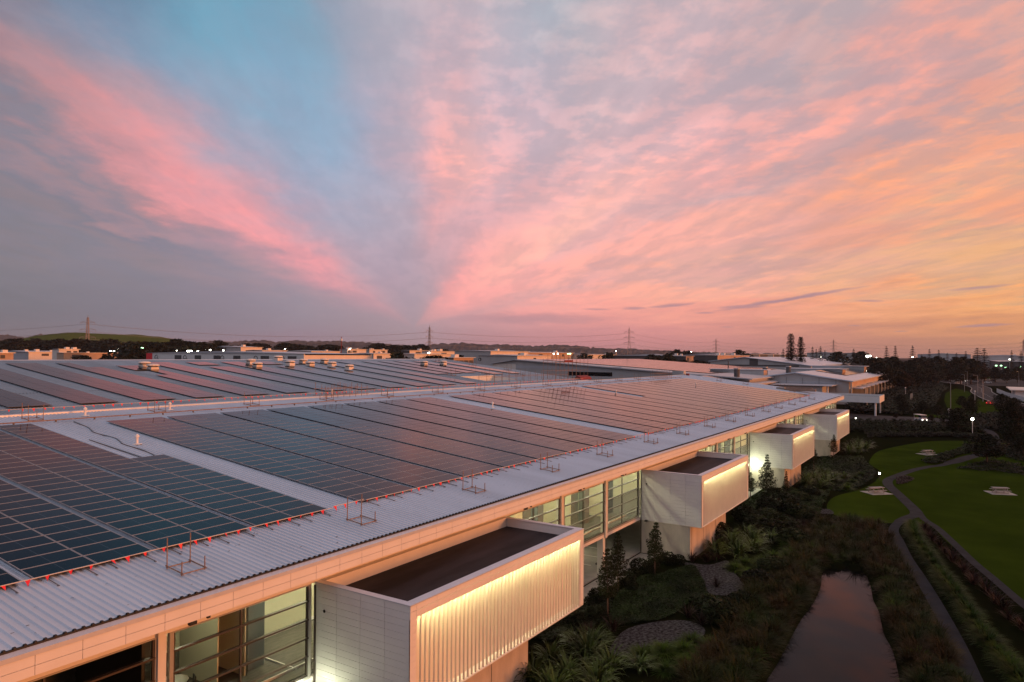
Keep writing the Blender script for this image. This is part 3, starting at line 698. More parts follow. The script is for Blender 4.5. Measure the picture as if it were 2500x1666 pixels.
blocks = []                                          # (x of the left edge, first row, last row, block label, column)
def strips(x0, n, rows, nm, skip=None):
    for s in range(n):
        xs = x0 + s*4.95 if nm != 'nearest' else x0 + s*4.82
        for c in range(2): blocks.append((xs+c*PX, rows, nm, s*2+c))
# nearest block
for s, xs in enumerate((-2.13, 2.69, 7.65, 12.52, 17.32)):
    for c in range(2): blocks.append((xs+c*PX, 26, 'nearest', s*2+c))
blocks.append((22.16, 26, 'nearest', 10)); blocks.append((22.16+PX, 14, 'nearest', 11))
for s in range(8):
    for c in range(2): blocks.append((29.15+s*4.95+c*PX, 25.5, 'second', s*2+c))
for s in range(7):
    for c in range(2):
        blocks.append((72.0+s*5.0+c*PX, 25.5, 'third', s*2+c))
blocks.append((107.0, 14, 'third', 14))
for s in range(11):
    for c in range(2): blocks.append((109.0+s*5.0+c*PX, 25.5, 'fourth', s*2+c))
cand = []
for (x0, rows, nm, ci) in blocks:
    for r in range(int(rows)):
        if nm == 'fourth' and x0 > 160 and r > 24: continue
        y = 28.70 + PY*(r+0.5); x = x0+PW/2; cand.append((x, y, nm, ci, r))
def seen(x, y, z):
    d = Vector((x, y, z))-CAM; w = d.dot(FWD)
    if w < 1: return False
    px = 1250+F_PX*d.dot(RGT)/w; py = 833-F_PX*d.dot(UPV)/w
    return -70 < px < 2560 and 0 < py < 1720
vis = [c for c in cand if seen(c[0], c[1], RZ(c[1]))]
vis.sort(key=lambda c: (Vector((c[0], c[1], RZ(c[1])))-CAM).length)
near = set(vis[:300])
colno = {}
for c in sorted(near): colno.setdefault(c[2], sorted({k[3] for k in near if k[2] == c[2]}))
proto = None
for c in sorted(near, key=lambda c: (c[2], c[3], c[4])):
    x, y, nm, ci, r = c
    lab = 'dark solar panel, %s row up from the eave, %s column of the %s array' % (nth(r), nth(colno[nm].index(ci)), nm)
    loc = (x, y, RZ(y)+0.19)
    if proto is None:
        proto = bpy.data.objects.new('solar_panel', PG); COL.objects.link(proto); fr = bpy.data.objects.new('frame', PF); COL.objects.link(fr); fr.parent = proto
        tag(proto, lab, 'solar panel', 'solar panels on the lower roof'); proto.rotation_euler = (ROT,0,0); proto.location = loc; o = proto
    else: o = dup(proto, loc, None, lab)
far = MB(); far.uv = []
def far_panel(x, y, zf, lift=0.19, w=PW, h=PH):
    L, q = w/2, h/2
    far.quad((x-L,y-q,zf(y-q)+lift),(x+L,y-q,zf(y-q)+lift),(x+L,y+q,zf(y+q)+lift),(x-L,y+q,zf(y+q)+lift)); far.uv.extend([(0,0),(1,0),(1,1),(0,1)])
    far.quad((x-L,y-q,zf(y-q)+lift-.035),(x+L,y-q,zf(y-q)+lift-.035),(x+L,y-q,zf(y-q)+lift),(x-L,y-q,zf(y-q)+lift)); far.uv.extend([(0,0)]*4)
    far.quad((x-L,y-q,zf(y-q)+lift-.035),(x-L,y-q,zf(y-q)+lift),(x-L,y+q,zf(y+q)+lift),(x-L,y+q,zf(y+q)+lift-.035)); far.uv.extend([(0.3,0.3)]*4)
for c in cand:
    if c not in near and c[0] > 5: far_panel(c[0], c[1], RZ)
# upper roof: narrow strips, two portrait columns each
BX = [9.4, 14.8, 20.3, 25.78, 31.22, 36.73, 42.02, 47.48, 53.07, 58.82, 64.3, 69.9, 75.5, 81.25, 86.65]
for i, x0 in enumerate(BX):
    for c in range(2):
        y = 63.9
        top = 91.2
        if i in (3,) : top = 84.0
        if i in (7,): top = 88.4
        while y < top:
            skip = (i == 7 and 80 < y < 83.5 and c == 0) or (i in (9, 11, 12) and 86 < y < 88.8) or (i == 6 and 87.5 < y and c == 1)
            if not skip: far_panel(x0+0.8+c*1.62, y+0.54, RZ, 0.19, 1.60, 1.06)
            y += PY
for x0, y0, y1 in ((92.6,74.2,91),(97.0,74.4,91),(101.3,74.6,91),(106.2,72.0,91),(112.5,72.1,91)):
    for c in range(2):
        y = y0
        while y < y1: far_panel(x0+0.8+c*1.62, y+0.54, RZ, 0.19, 1.60, 1.06); y += PY

# ------------------------------------------------------------------ mounting rails that stick out below the array
rail = None; i = 0
for (x0, rows, nm, ci) in blocks:
    if x0 < 8 or x0 > 150: continue
    for off in (0.42, 1.82):
        x = x0+off
        lab = '%s thin dark mounting rail sticking out under the panel edge, counted from the near end' % nth(i) if i < 99 else None
        if rail is None:
            m = MB(); m.box((-0.016,-0.80,0.05),(0.016,0.3,0.075)); m.box((-0.03,-0.72,0.03),(0.03,-0.67,0.05))
            rail = ob('mounting_rail', m, M_['railgrey']); tag(rail, lab, 'mounting rail', 'mounting rails below the array'); rail.rotation_euler = (ROT,0,0); o = rail
        elif lab: o = dup(rail, label=lab)
        else: continue
        L_ = (0.0, 0.35, -0.2)[i % 3]; o.location = (x, 28.62+L_*0.5, RZ(28.62+L_*0.5)+0.03); i += 1

# ------------------------------------------------------------------ red bunting along the panel edge and beside the roof joint
def bunting(label, x0, x1, y, dz, step=0.735, flip=1, tall=0.26):
    t = thing('bunting', label, 'bunting', (x0, y, RZ(y)), 0, 'lines of red warning flags on the roof')
    m = MB(); n = max(2, int((x1-x0)/3.0)); pts = [((x1-x0)*k/n, 0, dz-0.02*(k % 2)) for k in range(n+1)]; m.tube(pts, 0.018, 5); ob('rope', m, M_['rope'], t)
    f0 = None; k = 0; x = 0.12
    fm = MB(); w = 0.10
    fm.tri((-w,0,0),(w,0,0),(0.03,0.03,-tall)); fm.tri((-w,0.006,0),(0.03,0.036,-tall),(w,0.006,0)); me = fm.mesh('flag', M_['red'])
    while x < x1-x0 and k < 100:
        o = bpy.data.objects.new('flag', me); link(o, t); o.location = (x+rnd.uniform(-.09,.09), 0.0, dz)
        o.rotation_euler = (rnd.uniform(-0.9,0.3), 0, rnd.uniform(-0.6,0.6)); s = rnd.uniform(0.75,1.1); o.scale = (s,s,s); x += step; k += 1
    return t
bunting('red flag line along the eave edge of the nearest panel array', 11.4, 26.9, 28.58, 0.24)
bunting('short red flag line on the bare roof between nearest and second arrays', 27.0, 29.2, 28.58, 0.30)
bunting('red flag line along the eave edge of the second panel array', 29.4, 68.3, 28.55, 0.24)
bunting('short red flag line on the bare roof between second and third arrays', 68.4, 71.9, 28.55, 0.26)
bunting('red flag line along the eave edge of the third panel array', 72.0, 108.0, 28.52, 0.24)
bunting('red flag line along the eave edge of the farthest panel array', 109.0, 165.0, 28.52, 0.24)
bunting('red flag line standing along the white roof joint, nearer half', 20.0, 68.0, 60.98, 0.52, 0.77)
bunting('red flag line standing along the white roof joint, farther half', 68.2, 120.0, 60.98, 0.52, 0.77)

# ------------------------------------------------------------------ scaffold anchor frames
def anchor_mesh():
    b = MB(); r = 0.026
    b.tube([(-0.5,-0.5,0.06),(0.5,-0.5,0.06)], r, 6); b.tube([(-0.5,0.5,0.06),(0.5,0.5,0.06)], r, 6); b.tube([(-0.5,-0.62,0.10),(-0.5,0.6,0.10)], r, 6); b.tube([(0.5,-0.6,0.10),(0.5,0.6,0.10)], r, 6)
    p1 = MB(); p1.tube([(0,0,0),(0,0,1.22)], r, 6); p1.tube([(0,0,0.06),(0,0,0.12)], 0.05, 6); p2 = MB(); p2.tube([(0,0,0),(0,0,0.55)], r, 6); p2.tube([(0,0,0.06),(0,0,0.12)], 0.05, 6)
    return b.mesh('base_tube', M_['rust']), p1.mesh('tall_post', M_['rust']), p2.mesh('short_post', M_['rust'])
AB, AT1, AT2 = anchor_mesh()
def anchor(label, x, y, z, posts, group, rz=0.0):
    t = thing('scaffold_stand', label, 'scaffold frame', (x, y, z), rz, group); t.rotation_euler = (ROT,0,rz)
    link(bpy.data.objects.new('base_tube', AB), t)
    for (px, py), k in zip(((-.5,-.5),(.5,-.5),(-.5,.5),(.5,.5)), posts):
        o = bpy.data.objects.new('post', AT1 if k else AT2); link(o, t); o.location = (px, py, 0); o.rotation_euler = (-ROT, rnd.uniform(-.03,.03), 0)
    return t
EX = [17.03, 26.8, 36.75, 46.5, 56.1, 66.75, 76.1, 85.9, 95.0, 104.9, 114.7, 123.6, 134.2, 144.1, 153.6]
for i, x in enumerate(EX):
    anchor('%s rusty tube scaffold frame from the near end on the roof edge above the fascia' % nth(i), x, 26.38, RZ(26.38)+0.04, (0,0,1,1), 'scaffold frames along the eave')
for i in range(13):
    x = 25.4 + 9.66*i
    anchor('%s rusty tube scaffold frame from the near end on the strip below the roof joint' % nth(i), x, 58.9, RZ(58.9)+0.04, (1,1,0,0) if i % 2 else (1,1,1,0), 'scaffold frames along the roof joint')
for i, (x, y) in enumerate(((115.5,92),(117.0,84.5),(118.5,77),(112.5,70),(94.5,72.6),(104.5,72.6),(170,50),(171,44),(172,36),(168.5,33))):
    anchor('%s tube scaffold frame near the far roof ends, counted from the ridge' % nth(i), x, y, RZ(y)+0.04, (0,1,0,1), 'scaffold frames at the far roof ends')
# long pipe rail on brackets where the array ends
t = thing('pipe_rail', 'long brown pipe rail on brackets along the top of the panel arrays', 'pipe rail', (0, 57.45, RZ(57.45)))
m = MB(); m.tube([(8,0,0.20),(165,0,0.20)], 0.05, 6); ob('pipe', m, M_['rust'], t)
m = MB()
for k in range(56): m.box((9.5+2.8*k,-0.04,0.02),(9.6+2.8*k,0.04,0.2))
ob('brackets', m, M_['dark_alu'], t)
# white vent pipes on the bare strips
for i, (x, y, lab) in enumerate(((27.2,48.0,'white roof vent pipe on the pale strip beside the nearest array'),(70.15,47.7,'white roof vent pipe on the pale strip between second and third arrays'),
        (106.2,48.0,'white roof vent pipe on the pale strip before the farthest array'),(36.5,59.3,'small white roof vent pipe on the band under the red flags'),(58.0,62.0,'tall white vent pipe behind the roof joint'),(145.3,47.5,'small white vent pipe among the farthest panels'),
        (29.3,59.2,'small white vent on the band near the nearest joint frame'))):
    t = thing('vent_pipe', lab, 'vent pipe', (x, y, RZ(y)), 0, 'white vent pipes on the lower roof')
    m = MB(); m.tube([(0,0,0),(0,0,0.62)], 0.09, 10); ob('pipe', m, M_['white'], t)
    m = MB(); m.lathe([(0.10,0.50),(0.15,0.52),(0.15,0.60),(0.05,0.72),(0.02,0.74)]); ob('cowl', m, M_['white'], t); m = MB(); m.lathe([(0.34,0.04),(0.30,0.07),(0.10,0.10),(0.09,0.11)]); ob('base_collar', m, M_['white'], t)
# big roof ventilators on the upper roof
VM = MB(); VM.box((-0.50,-0.50,-0.15),(0.50,0.50,0.42)); VMm = VM.mesh('base', M_['pale_shed'])
VL = MB(); VL.box((-0.42,-0.42,0.42),(0.42,0.42,0.56)); VLm = VL.mesh('louvre', M_['black'])
VC = MB(); VC.lathe([(0.70,0.54),(0.76,0.60),(0.74,0.70),(0.5,0.80),(0.2,0.83)], n=12); VCm = VC.mesh('hood', M_['pale_shed'])
VENTS = [(50.6,87.9),(50.2,85.3),(68.3,90.3),(66.4,86.3),(76.9,94.7),(74.0,88.3),(78.2,90.2),(76.8,87.0),(83.0,90.5),(81.0,86.6),(81.0,82.7),(104.2,86.6),(110.3,86.8)]
for i, (x, y) in enumerate(sorted(VENTS)):
    t = thing('roof_ventilator', '%s tan hooded ventilator from the near end of the upper roof' % nth(i), 'roof ventilator', (x, y, RZ(y)), 0, 'hooded ventilators on the upper roof')
    for nm, me in (('base', VMm), ('louvre', VLm), ('hood', VCm)): link(bpy.data.objects.new(nm, me), t)
# stacked scaffold sets and red debris sheet
def scaffold(label, x, y, L, w, nx, lv, cat='scaffold', hh=2.0, rz=0.0):
    t = thing('scaffold', label, cat, (x, y, RZ(y)), rz)
    p = MB(); h = MB()
    for i in range(nx+1):
        for j in (0, w): p = MB(); p.tube([(L*i/nx, j, 0), (L*i/nx, j, hh*(0.8+0.4*rnd.random()))], 0.03, 5); ob('upright', p, M_['rust'], t)
    for k in range(lv):
        for j in (0, w): h = MB(); h.tube([(-0.3, j, 0.3+k*hh/lv), (L+0.3, j, 0.3+k*hh/lv)], 0.025, 5); ob('ledger', h, M_['rust'], t)
    return t
scaffold('bundle of upright scaffold frames standing by the roof joint, nearer set', 55.2, 60.0, 6.5, 1.6, 7, 2, hh=1.5)
scaffold('tall scaffold rails around the roof well', 92, 62.2, 24, 3.0, 11, 2, hh=1.8)
scaffold('tall scaffold at the end of the upper roof behind the joint', 112, 62.5, 13, 2.5, 8, 3, hh=4.6)
scaffold('cluster of scaffold posts on the far roof joint', 150, 58.2, 10, 1.2, 8, 2, hh=1.7)
t = ob('tarpaulin', MB().prism([(62.0,RZ(62)+0.05),(63.6,RZ(63)+0.05),(63.2,RZ(63)+0.75),(62.4,RZ(62)+0.55)], 'x', 121.5, 126.0), M_['redsheet']); tag(t, 'red tarpaulin heaped below the tall scaffold', 'tarpaulin')
t = ob('tarpaulin', MB().box((120.0,64.9,RZ(62)+3.4),(123.4,65.0,RZ(62)+3.8)), M_['redsheet']); tag(t, 'red sheet strung high on the tall scaffold', 'tarpaulin')
# bundles left on the far roof corner
t = thing('material_stack', 'brown stack of rails lying on the far corner of the roof', 'material stack', (171.5, 33.5, RZ(33.5)))
m = MB(); m.box((-1.2,-5.0,0.05),(-0.2,1.5,0.55)); m.box((0.3,-4.0,0.05),(1.2,2.0,0.7)); ob('rails', m, M_['rust'], t); m = MB(); m.box((-1.3,1.6,0.05),(0.0,3.4,0.8)); ob('crate', m, M_['wood'], t)
t = thing('equipment_cart', 'small equipment left on the roof beyond the joint', 'equipment', (176, 62.0, RZ(60)))
m = MB(); m.box((-0.8,-1.5,-0.4),(0.8,1.5,1.1)); ob('cabinet', m, M_['grey_shed'], t); m = MB(); m.box((-0.4,-2.6,-0.4),(0.4,-1.9,0.5)); ob('red_box', m, M_['redsheet'], t)
so_ = ob('solar_panels', far, M_['solar_far'], fix=False); tag(so_, 'remaining rows of dark solar panels spread over the far roofs', 'solar panels', None, 'stuff')

# loose cables lying down the bare strip
t = thing('cable_run', 'dark cable lying in a wavy line down the bare strip of roof', 'cable', (0,0,0))
m = MB(); cp = spline([(27.4,57.0),(27.2,54.5),(26.7,52.6),(26.9,50.2),(26.4,48.2),(26.5,46.0),(26.2,43.9)], 5); m.tube([(p[0],p[1],RZ(p[1])+.07) for p in cp], .035, 5); ob('cable', m, M_['railgrey'], t)
m = MB(); m.tube([(25.3,50.5,RZ(50.5)+.07),(25.4,43.9,RZ(43.9)+.07)], .035, 5); ob('short_cable', m, M_['railgrey'], t)
# fallen leaves and dark scraps on the near roof
m = MB(); rr_ = random.Random(4)
for _ in range(70):
    x = rr_.uniform(9, 40); y = rr_.uniform(24.5, 28.3); z = RZ(y)+.062; a = rr_.uniform(.02,.06); m.quad((x-a,y-a*.4,z),(x+a,y-a*.4,z),(x+a,y+a*.4,z),(x-a,y+a*.4,z))
o = ob('leaf_litter', m, M_['black'], fix=False); tag(o, 'dark scraps and leaves scattered on the near roof edge', 'litter', None, 'stuff')

# ================================================================== GROUND AND GARDEN
g = MB(); g.quad((-3000,-7000,0),(14000,-7000,0),(14000,9000,0),(-3000,9000,0)); struct('ground', g, M_['soil'])
LAWN = spline([(86.4,9.9),(87.9,12.3),(91.4,14),(96.7,14.6),(101.2,14.2),(106.3,12.6),(112,11.6),(118,11.2),(125.6,11.5),(131,13),(136,14.2),(150.8,14.5),(159.8,12.9),(168.5,10.3),(176,7.4),(180.2,4.3),(183.7,-.6),(185,-3.8),(182,-8),(165,-14),(140,-22),(110,-26),(80,-26),(60,-22),(54,-12),(57,-6.5),(64,-3.6),(72,-1.2),(82,1.7),(89,3.6),(88,6.5)], 5, True)
struct('lawn', MB().sheet(LAWN, 0.010), M_['lawn'])
PATH1 = spline([(44,-.9),(47.5,-.3),(53.4,.6),(61,2),(67.4,3.3),(73.3,4.6),(79.6,5.7),(84,6.5),(88,6.4),(91.5,5.7),(95.1,5),(102.3,6.6),(109.8,8.5),(113.5,9.4),(118,9.8),(123,9),(130.6,7.3),(136.5,5.2),(140.1,3.4),(154.2,-.5),(159.7,-2.3),(172,-4.6),(193,-5),(201,-5),(213,-4),(232,0)], 6)
struct('path', MB().ribbon(PATH1, [0.95 if i < 50 else 1.3 if i < 110 else 2.2 for i in range(len(PATH1))], 0.024), M_['path'])
PATH2 = spline([(96.5,4.9),(92,4.1),(88,2.7),(81.2,1),(75.3,-.4),(70.7,-1.7),(64.2,-3.5),(57,-5.8),(48,-9)], 6)
struct('side_path', MB().ribbon(PATH2, 0.75, 0.020), M_['path'])
POND = spline([(36,9.3),(41.1,9.6),(43.5,9.6),(47.4,9.7),(52,9.8),(56.2,9.7),(60.5,9.9),(64.5,10.4),(66.2,10),(66.2,9.2),(67.4,8.9),(66.6,8.2),(66.7,7.3),(63.1,6.4),(59.3,5.8),(56.8,5.2),(52.5,4.5),(49.8,3.8),(45.4,3.1),(38,2.2)], 5, True)
_ar = sum(POND[i-1][0]*POND[i][1]-POND[i][0]*POND[i-1][1] for i in range(len(POND))); BSIGN = -1 if _ar > 0 else 1
struct('pond', MB().sheet(POND, 0.016), M_['water'])
bk = MB(); n_ = len(POND); c_ = (55.0, 7.2); rings = []
for off, z in ((-0.15,0.0),(0.12,0.30),(0.7,0.42),(1.7,0.0)):
    ring = []
    for i, p in enumerate(POND):
        a = Vector(POND[i-1]); b = Vector(POND[(i+1) % n_]); d = (b-a).normalized(); ring.append(bk.vert((p[0]-d.y*off*BSIGN, p[1]+d.x*off*BSIGN, z)))
    rings.append(ring)
for A, B in zip(rings, rings[1:]):
    for i in range(n_): j = (i+1) % n_; bk.f.append((A[i], A[j], B[j], B[i]))
struct('bank', bk, M_['soil'])
for nm, poly in (('gravel_bed', [(60.7,21.0),(61.3,18.9),(63.5,18.0),(62.0,17.2),(59.5,16.0),(57.3,14.7),(54.9,14.8),(54,15.9),(54.4,16.9),(58.2,18.7)]),
                 ('gravel_bed', [(40.4,18.6),(44.1,19.0),(47.0,17.2),(47.6,15.7),(46.6,14.6),(44.9,14.6),(43,15.9),(42,16.9),(39.8,17.6)]),
                 ('gravel_bed', [(88.5,14.8),(90.5,15.0),(91.5,13.8),(89.0,13.0)])):
    struct(nm, MB().sheet(spline(poly, 4, True), 0.012), M_['gravel'])
struct('wall_path', MB().ribbon([(38.9,24.4),(61.4,24.4)], 1.7, 0.014), M_['slab'])
struct('wall_path', MB().ribbon([(77.4,24.4),(100.2,24.4)], 1.7, 0.014), M_['slab'])
# drive, car park and roads on the right
DRIVE = [(221.7,29.5),(224.2,20.3),(225.7,13.8),(228.7,5.4),(234,-3),(246,2),(246.6,13.9),(246.2,21.1),(249,31.6)]
struct('drive', MB().sheet(DRIVE, 0.012), M_['asphalt'])
RD = spline([(720,26),(610,10),(560,-2),(505,-7),(450,-6.5),(410,-8.2),(378,-10.5),(345,-14),(300,-21),(255,-31),(200,-46)], 6)
struct('road', MB().ribbon(RD, 9.0, 0.016), M_['asphalt'])
struct('junction', MB().sheet([(735,30),(600,17),(545,-2),(560,-38),(640,-40),(760,-32)], 0.012), M_['asphalt'])
k = MB()
for sgn in (-4.7, 4.7):
    L = []
    for i, p in enumerate(RD):
        a = Vector(RD[max(i-1,0)]); b = Vector(RD[min(i+1,len(RD)-1)]); d = (b-a).normalized(); L.append((p[0]-d.y*sgn, p[1]+d.x*sgn))
    for a, b in zip(L, L[1:]): k.beam((a[0],a[1],0.06),(b[0],b[1],0.06),0.3,0.14)
struct('kerb', k, M_['slab'])
m = MB()
for i in range(0, len(RD)-1, 1):
    a, b = Vector(RD[i]), Vector(RD[i+1]); d = b-a; m.ribbon([tuple(a), tuple(a+d*0.45)], 0.14, 0.022)
struct('road_marking', m, M_['white'])
VERGE = [(487,5.5),(452,-0.5),(372,-4.4),(323,-9.0),(285,-14.5),(268,-9),(272,0),(300,6),(350,8),(420,9)]
struct('verge', MB().sheet(VERGE, 0.010), M_['lawn'])
struct('verge', MB().sheet([(722,2),(735,-18),(800,-20),(800,4)], 0.014), M_['lawn'])
struct('verge', MB().sheet([(246.5,3),(247,13),(258,14),(262,2)], 0.010), M_['lawn'])
k = MB(); k.ribbon([(221.7,29.5),(224.2,20.3),(225.7,13.8),(228.7,5.4)], 0.35, 0.10); struct('drive_kerb', k, M_['slab'])

# ---- plant builders (meshes are shared by the copies)
def blade_clump(n, L, w, spread, droop, r, up=1.0, seg=5):
    m = MB()
    for i in range(n):
        a = r.uniform(0, 2*math.pi); l = L*r.uniform(0.55, 1.0); lean = r.uniform(0.08, spread); dr = droop*r.uniform(0.5, 1.3)
        ca, sa = math.cos(a), math.sin(a); b0 = r.uniform(0, 0.16)*L*0.5; px, pz = b0, 0.0; th = math.pi/2*up-lean; prev = None
        tw = w*r.uniform(0.7, 1.2); qx, qy = r.uniform(-.06,.06)*L, r.uniform(-.06,.06)*L
        for s in range(seg+1):
            t = s/seg; ww = tw*(0.55+0.9*t if t < 0.5 else 1.0*(1-t)*2+0.02)*0.5
            c = (px*ca+qx, px*sa+qy, max(pz, 0.02)); e = ((c[0]-sa*ww, c[1]+ca*ww, c[2]+0.15*ww), (c[0]+sa*ww, c[1]-ca*ww, c[2]))
            cur = (m.vert(e[0]), m.vert(e[1]))
            if prev: m.f.append((prev[0], prev[1], cur[1], cur[0]))
            prev = cur; st = l/seg; px += math.cos(th)*st; pz += math.sin(th)*st; th -= dr*(0.4+1.2*t)/seg
    return m
r1 = random.Random(11)
FLAX = [blade_clump(85, 2.3, 0.115, 0.85, 2.5, r1).mesh('flax_bush', M_['flax']) for _ in range(4)]
BRZ = [blade_clump(55, 1.35, 0.060, 0.85, 1.2, r1).mesh('bronze_flax', M_['bronze_flax']) for _ in range(3)]
MOUND = [blade_clump(420, 1.0, 0.030, 1.25, 2.2, r1, seg=4).mesh('sedge_mound', M_['bright_sedge']) for _ in range(4)]
def leafblob(m, c, rad, n, r, size, flat=1.0):
    for _ in range(n):
        while True:
            d = Vector((r.uniform(-1,1), r.uniform(-1,1), r.uniform(-1,1)))
            if 0.02 < d.length <= 1: break
        d = d.normalized()*(d.length**0.45); p = Vector(c)+Vector((d.x*rad, d.y*rad, d.z*rad*flat))
        u = Vector((r.uniform(-1,1), r.uniform(-1,1), r.uniform(-.6,.6))).normalized(); v = u.cross(Vector((r.uniform(-1,1), r.uniform(-1,1), r.uniform(-1,1))).normalized())
        s = size*r.uniform(0.6,1.3); m.quad(p-u*s-v*s*.45, p+u*s-v*s*.45, p+u*s+v*s*.45, p-u*s+v*s*.45)
def shrub_mesh(rad, n, size, r, nm, material, flat=0.75):
    m = MB(); leafblob(m, (0,0,rad*flat*0.75), rad, n, r, size, flat)
    return m.mesh(nm, material)
ROUND = [shrub_mesh(0.75, 900, 0.075, r1, 'round_shrub', M_['dark_leaf']) for _ in range(2)]
BUSH = [shrub_mesh(1.6, 1500, 0.16, r1, 'bush', M_['leaf'], 0.8) for _ in range(2)] + [shrub_mesh(1.6, 1500, 0.16, r1, 'bush', M_['dark_leaf'], 0.8) for _ in range(2)]
def tree_parts(h, trunk_r, crown, r, leafsize, nleaf, lm, lean=0.03):
    """crown: list of (height fraction, reach) rings; clumps at limb ends, gaps between them"""
    t = MB(); c = MB(); top = Vector((r.uniform(-1,1)*lean*h, r.uniform(-1,1)*lean*h, h*0.96))
    def at(f): return Vector((top.x*f*f, top.y*f*f, top.z*f))
    t.tube([at(0), at(.3), at(.6), at(.85), at(1)], [trunk_r, trunk_r*.8, trunk_r*.55, trunk_r*.3, trunk_r*.1], 7)
    tot = sum(max(.15, q[1]) for q in crown)
    for f, reach in crown:
        k = max(3, int(4+reach*1.6)); a0 = r.uniform(0, 6.28)
        for i in range(k):
            a = a0+6.28*i/k+r.uniform(-.4,.4); rr = reach*r.uniform(0.35, 1.0); b = at(f); e = b+Vector((math.cos(a)*rr, math.sin(a)*rr, r.uniform(0.0,0.28)*reach))
            if rr > .2: t.tube([b, (b+e)/2+Vector((0,0,.05*rr)), e], [trunk_r*.28*(1.1-f), trunk_r*.2*(1.1-f), trunk_r*.06], 4)
            leafblob(c, e, max(.14, reach*0.5), max(8, int(nleaf*max(.15, reach)/tot/k)), r, leafsize, 0.75)
    return t, c
def tree_meshes(nm, n, *a, **kw):
    out = []
    for _ in range(n):
        t, c = tree_parts(*a, **kw); out.append((t.mesh('trunk', M_['bark'], True), c.mesh('crown', kw.get('lm') or a[6])))
    return out
def put_tree(name, label, cat, pair, loc, s=1.0, rz=None, group=None):
    o = thing(name, label, cat, loc, rnd.uniform(0, 6.28) if rz is None else rz, group); o.scale = (s, s, s) if isinstance(s, (int, float)) else s
    for nm, me in zip(('trunk', 'crown'), pair): link(bpy.data.objects.new(nm, me), o)
    return o
r2 = random.Random(5)
SLIM = tree_meshes('slim', 3, 4.6, 0.06, [(.30,.45),(.37,.6),(.44,.68),(.51,.68),(.58,.62),(.65,.54),(.72,.46),(.79,.36),(.86,.26),(.93,.16),(.99,.07)], r2, 0.05, 4200, M_['leaf'])
CONE = tree_meshes('cone', 2, 4.8, 0.08, [(.16,.7),(.22,.85),(.29,.9),(.36,.86),(.43,.78),(.5,.68),(.57,.6),(.64,.5),(.71,.42),(.78,.34),(.85,.25),(.92,.17),(.98,.08)], r2, 0.055, 5200, M_['dark_leaf'])
ROUNDT = tree_meshes('round', 4, 9.0, 0.22, [(.28,2.6),(.40,3.2),(.52,3.4),(.64,3.1),(.76,2.5),(.88,1.6),(.97,.7)], r2, 0.22, 3400, M_['dark_leaf'])
FART = tree_meshes('far', 5, 10.0, 0.25, [(.25,2.6),(.4,3.6),(.55,3.8),(.7,3.1),(.84,2.1),(.96,1.0)], r2, 0.38, 1500, M_['far_leaf'])
AUT = tree_meshes('aut', 2, 8.0, 0.2, [(.3,2.4),(.45,3.0),(.6,3.0),(.75,2.3),(.9,1.2)], r2, 0.34, 1300, M_['autumn_leaf'])

# ---- flax bushes
fx = [((33.9,20.3),1.1),((35.5,19.0),1.05),((36.6,20.6),0.9),((37.6,17.3),1.0),((38.4,19.2),1.15),((39.6,20.6),0.8),((40.6,19.6),0.85),((38.6,15.9),0.8),((35.6,17.2),1.0),((33.0,18.4),1.1),((34.0,16.2),0.95)]
for i, (p, s) in enumerate(fx):
    o = link(bpy.data.objects.new('flax_bush', FLAX[i % 4])); o.location = (p[0], p[1], 0); o.rotation_euler = (0,0,i*1.3); o.scale = (s,s,s*rnd.uniform(.75,1.0))
    tag(o, 'green flax bush in the foreground clump under the nearest wing, %s from the near end' % nth(sorted(range(len(fx)), key=lambda q: fx[q][0][0]).index(i)), 'flax bush', 'flax bushes by the first wing')
fb = [((63.6,18.9),.95),((65.2,19.6),1.0),((65.0,17.4),1.05),((67.0,18.6),1.15),((67.3,16.6),1.1),((69.2,19.2),1.1),((69.6,17.2),1.15),((71.4,18.2),1.05),((71.6,16.0),.95),((73.6,17.4),.9)]
for i, (p, s) in enumerate(fb):
    o = link(bpy.data.objects.new('flax_bush', FLAX[(i+1) % 4])); o.location = (p[0], p[1], 0); o.rotation_euler = (0,0,i*2.1); o.scale = (s,s,s*.95)
    tag(o, 'green flax bush in the big clump before the second wing, %s from the near end' % nth(i), 'flax bush', 'flax bushes by the second wing')
fc = [((104.2,19.0),1.1),((105.5,17.2),1.1),((107,19.2),1.2),((108.2,16.9),1.15),((110.2,18.5),1.2),((111,16.2),1.05),((113.2,17.6),1.1),((115.5,18.6),1.0),((114.6,15.4),.9)]
for i, (p, s) in enumerate(fc):
    o = link(bpy.data.objects.new('flax_bush', FLAX[(i+2) % 4])); o.location = (p[0], p[1], 0); o.rotation_euler = (0,0,i*2.4); o.scale = (s,)*3
    tag(o, 'green flax bush in the clump before the third wing, %s from the near end' % nth(i), 'flax bush', 'flax bushes by the third wing')
fd = [((144.5,18.4),1.2),((147,17.2),1.2),((149.5,18.8),1.3),((151.5,16.4),1.2),((154.5,18.2),1.2),((157,16.6),1.1),((160,18.6),1.1)]
for i, (p, s) in enumerate(fd):
    o = link(bpy.data.objects.new('flax_bush', FLAX[(i+3) % 4])); o.location = (p[0], p[1], 0); o.rotation_euler = (0,0,i*2.9); o.scale = (s,)*3
    tag(o, 'green flax bush in the clump before the farthest wing, %s from the near end' % nth(i), 'flax bush', 'flax bushes by the farthest wing')
bz = [(61.3,20.4),(61.9,19.3),(62.8,18.7),(48.2,16.3),(47.4,15.1),(50.8,15.2),(52.6,14.5),(55.8,16.6),(43.0,19.6),(41.6,20.6),(76.4,17.6),(78.2,16.4),(79.6,15.4),(81.0,14.8),(82.0,16.6),(75.0,15.6),(88.5,16.8),(91.8,17.8),(86.4,14.6),(64.9,14.2)]
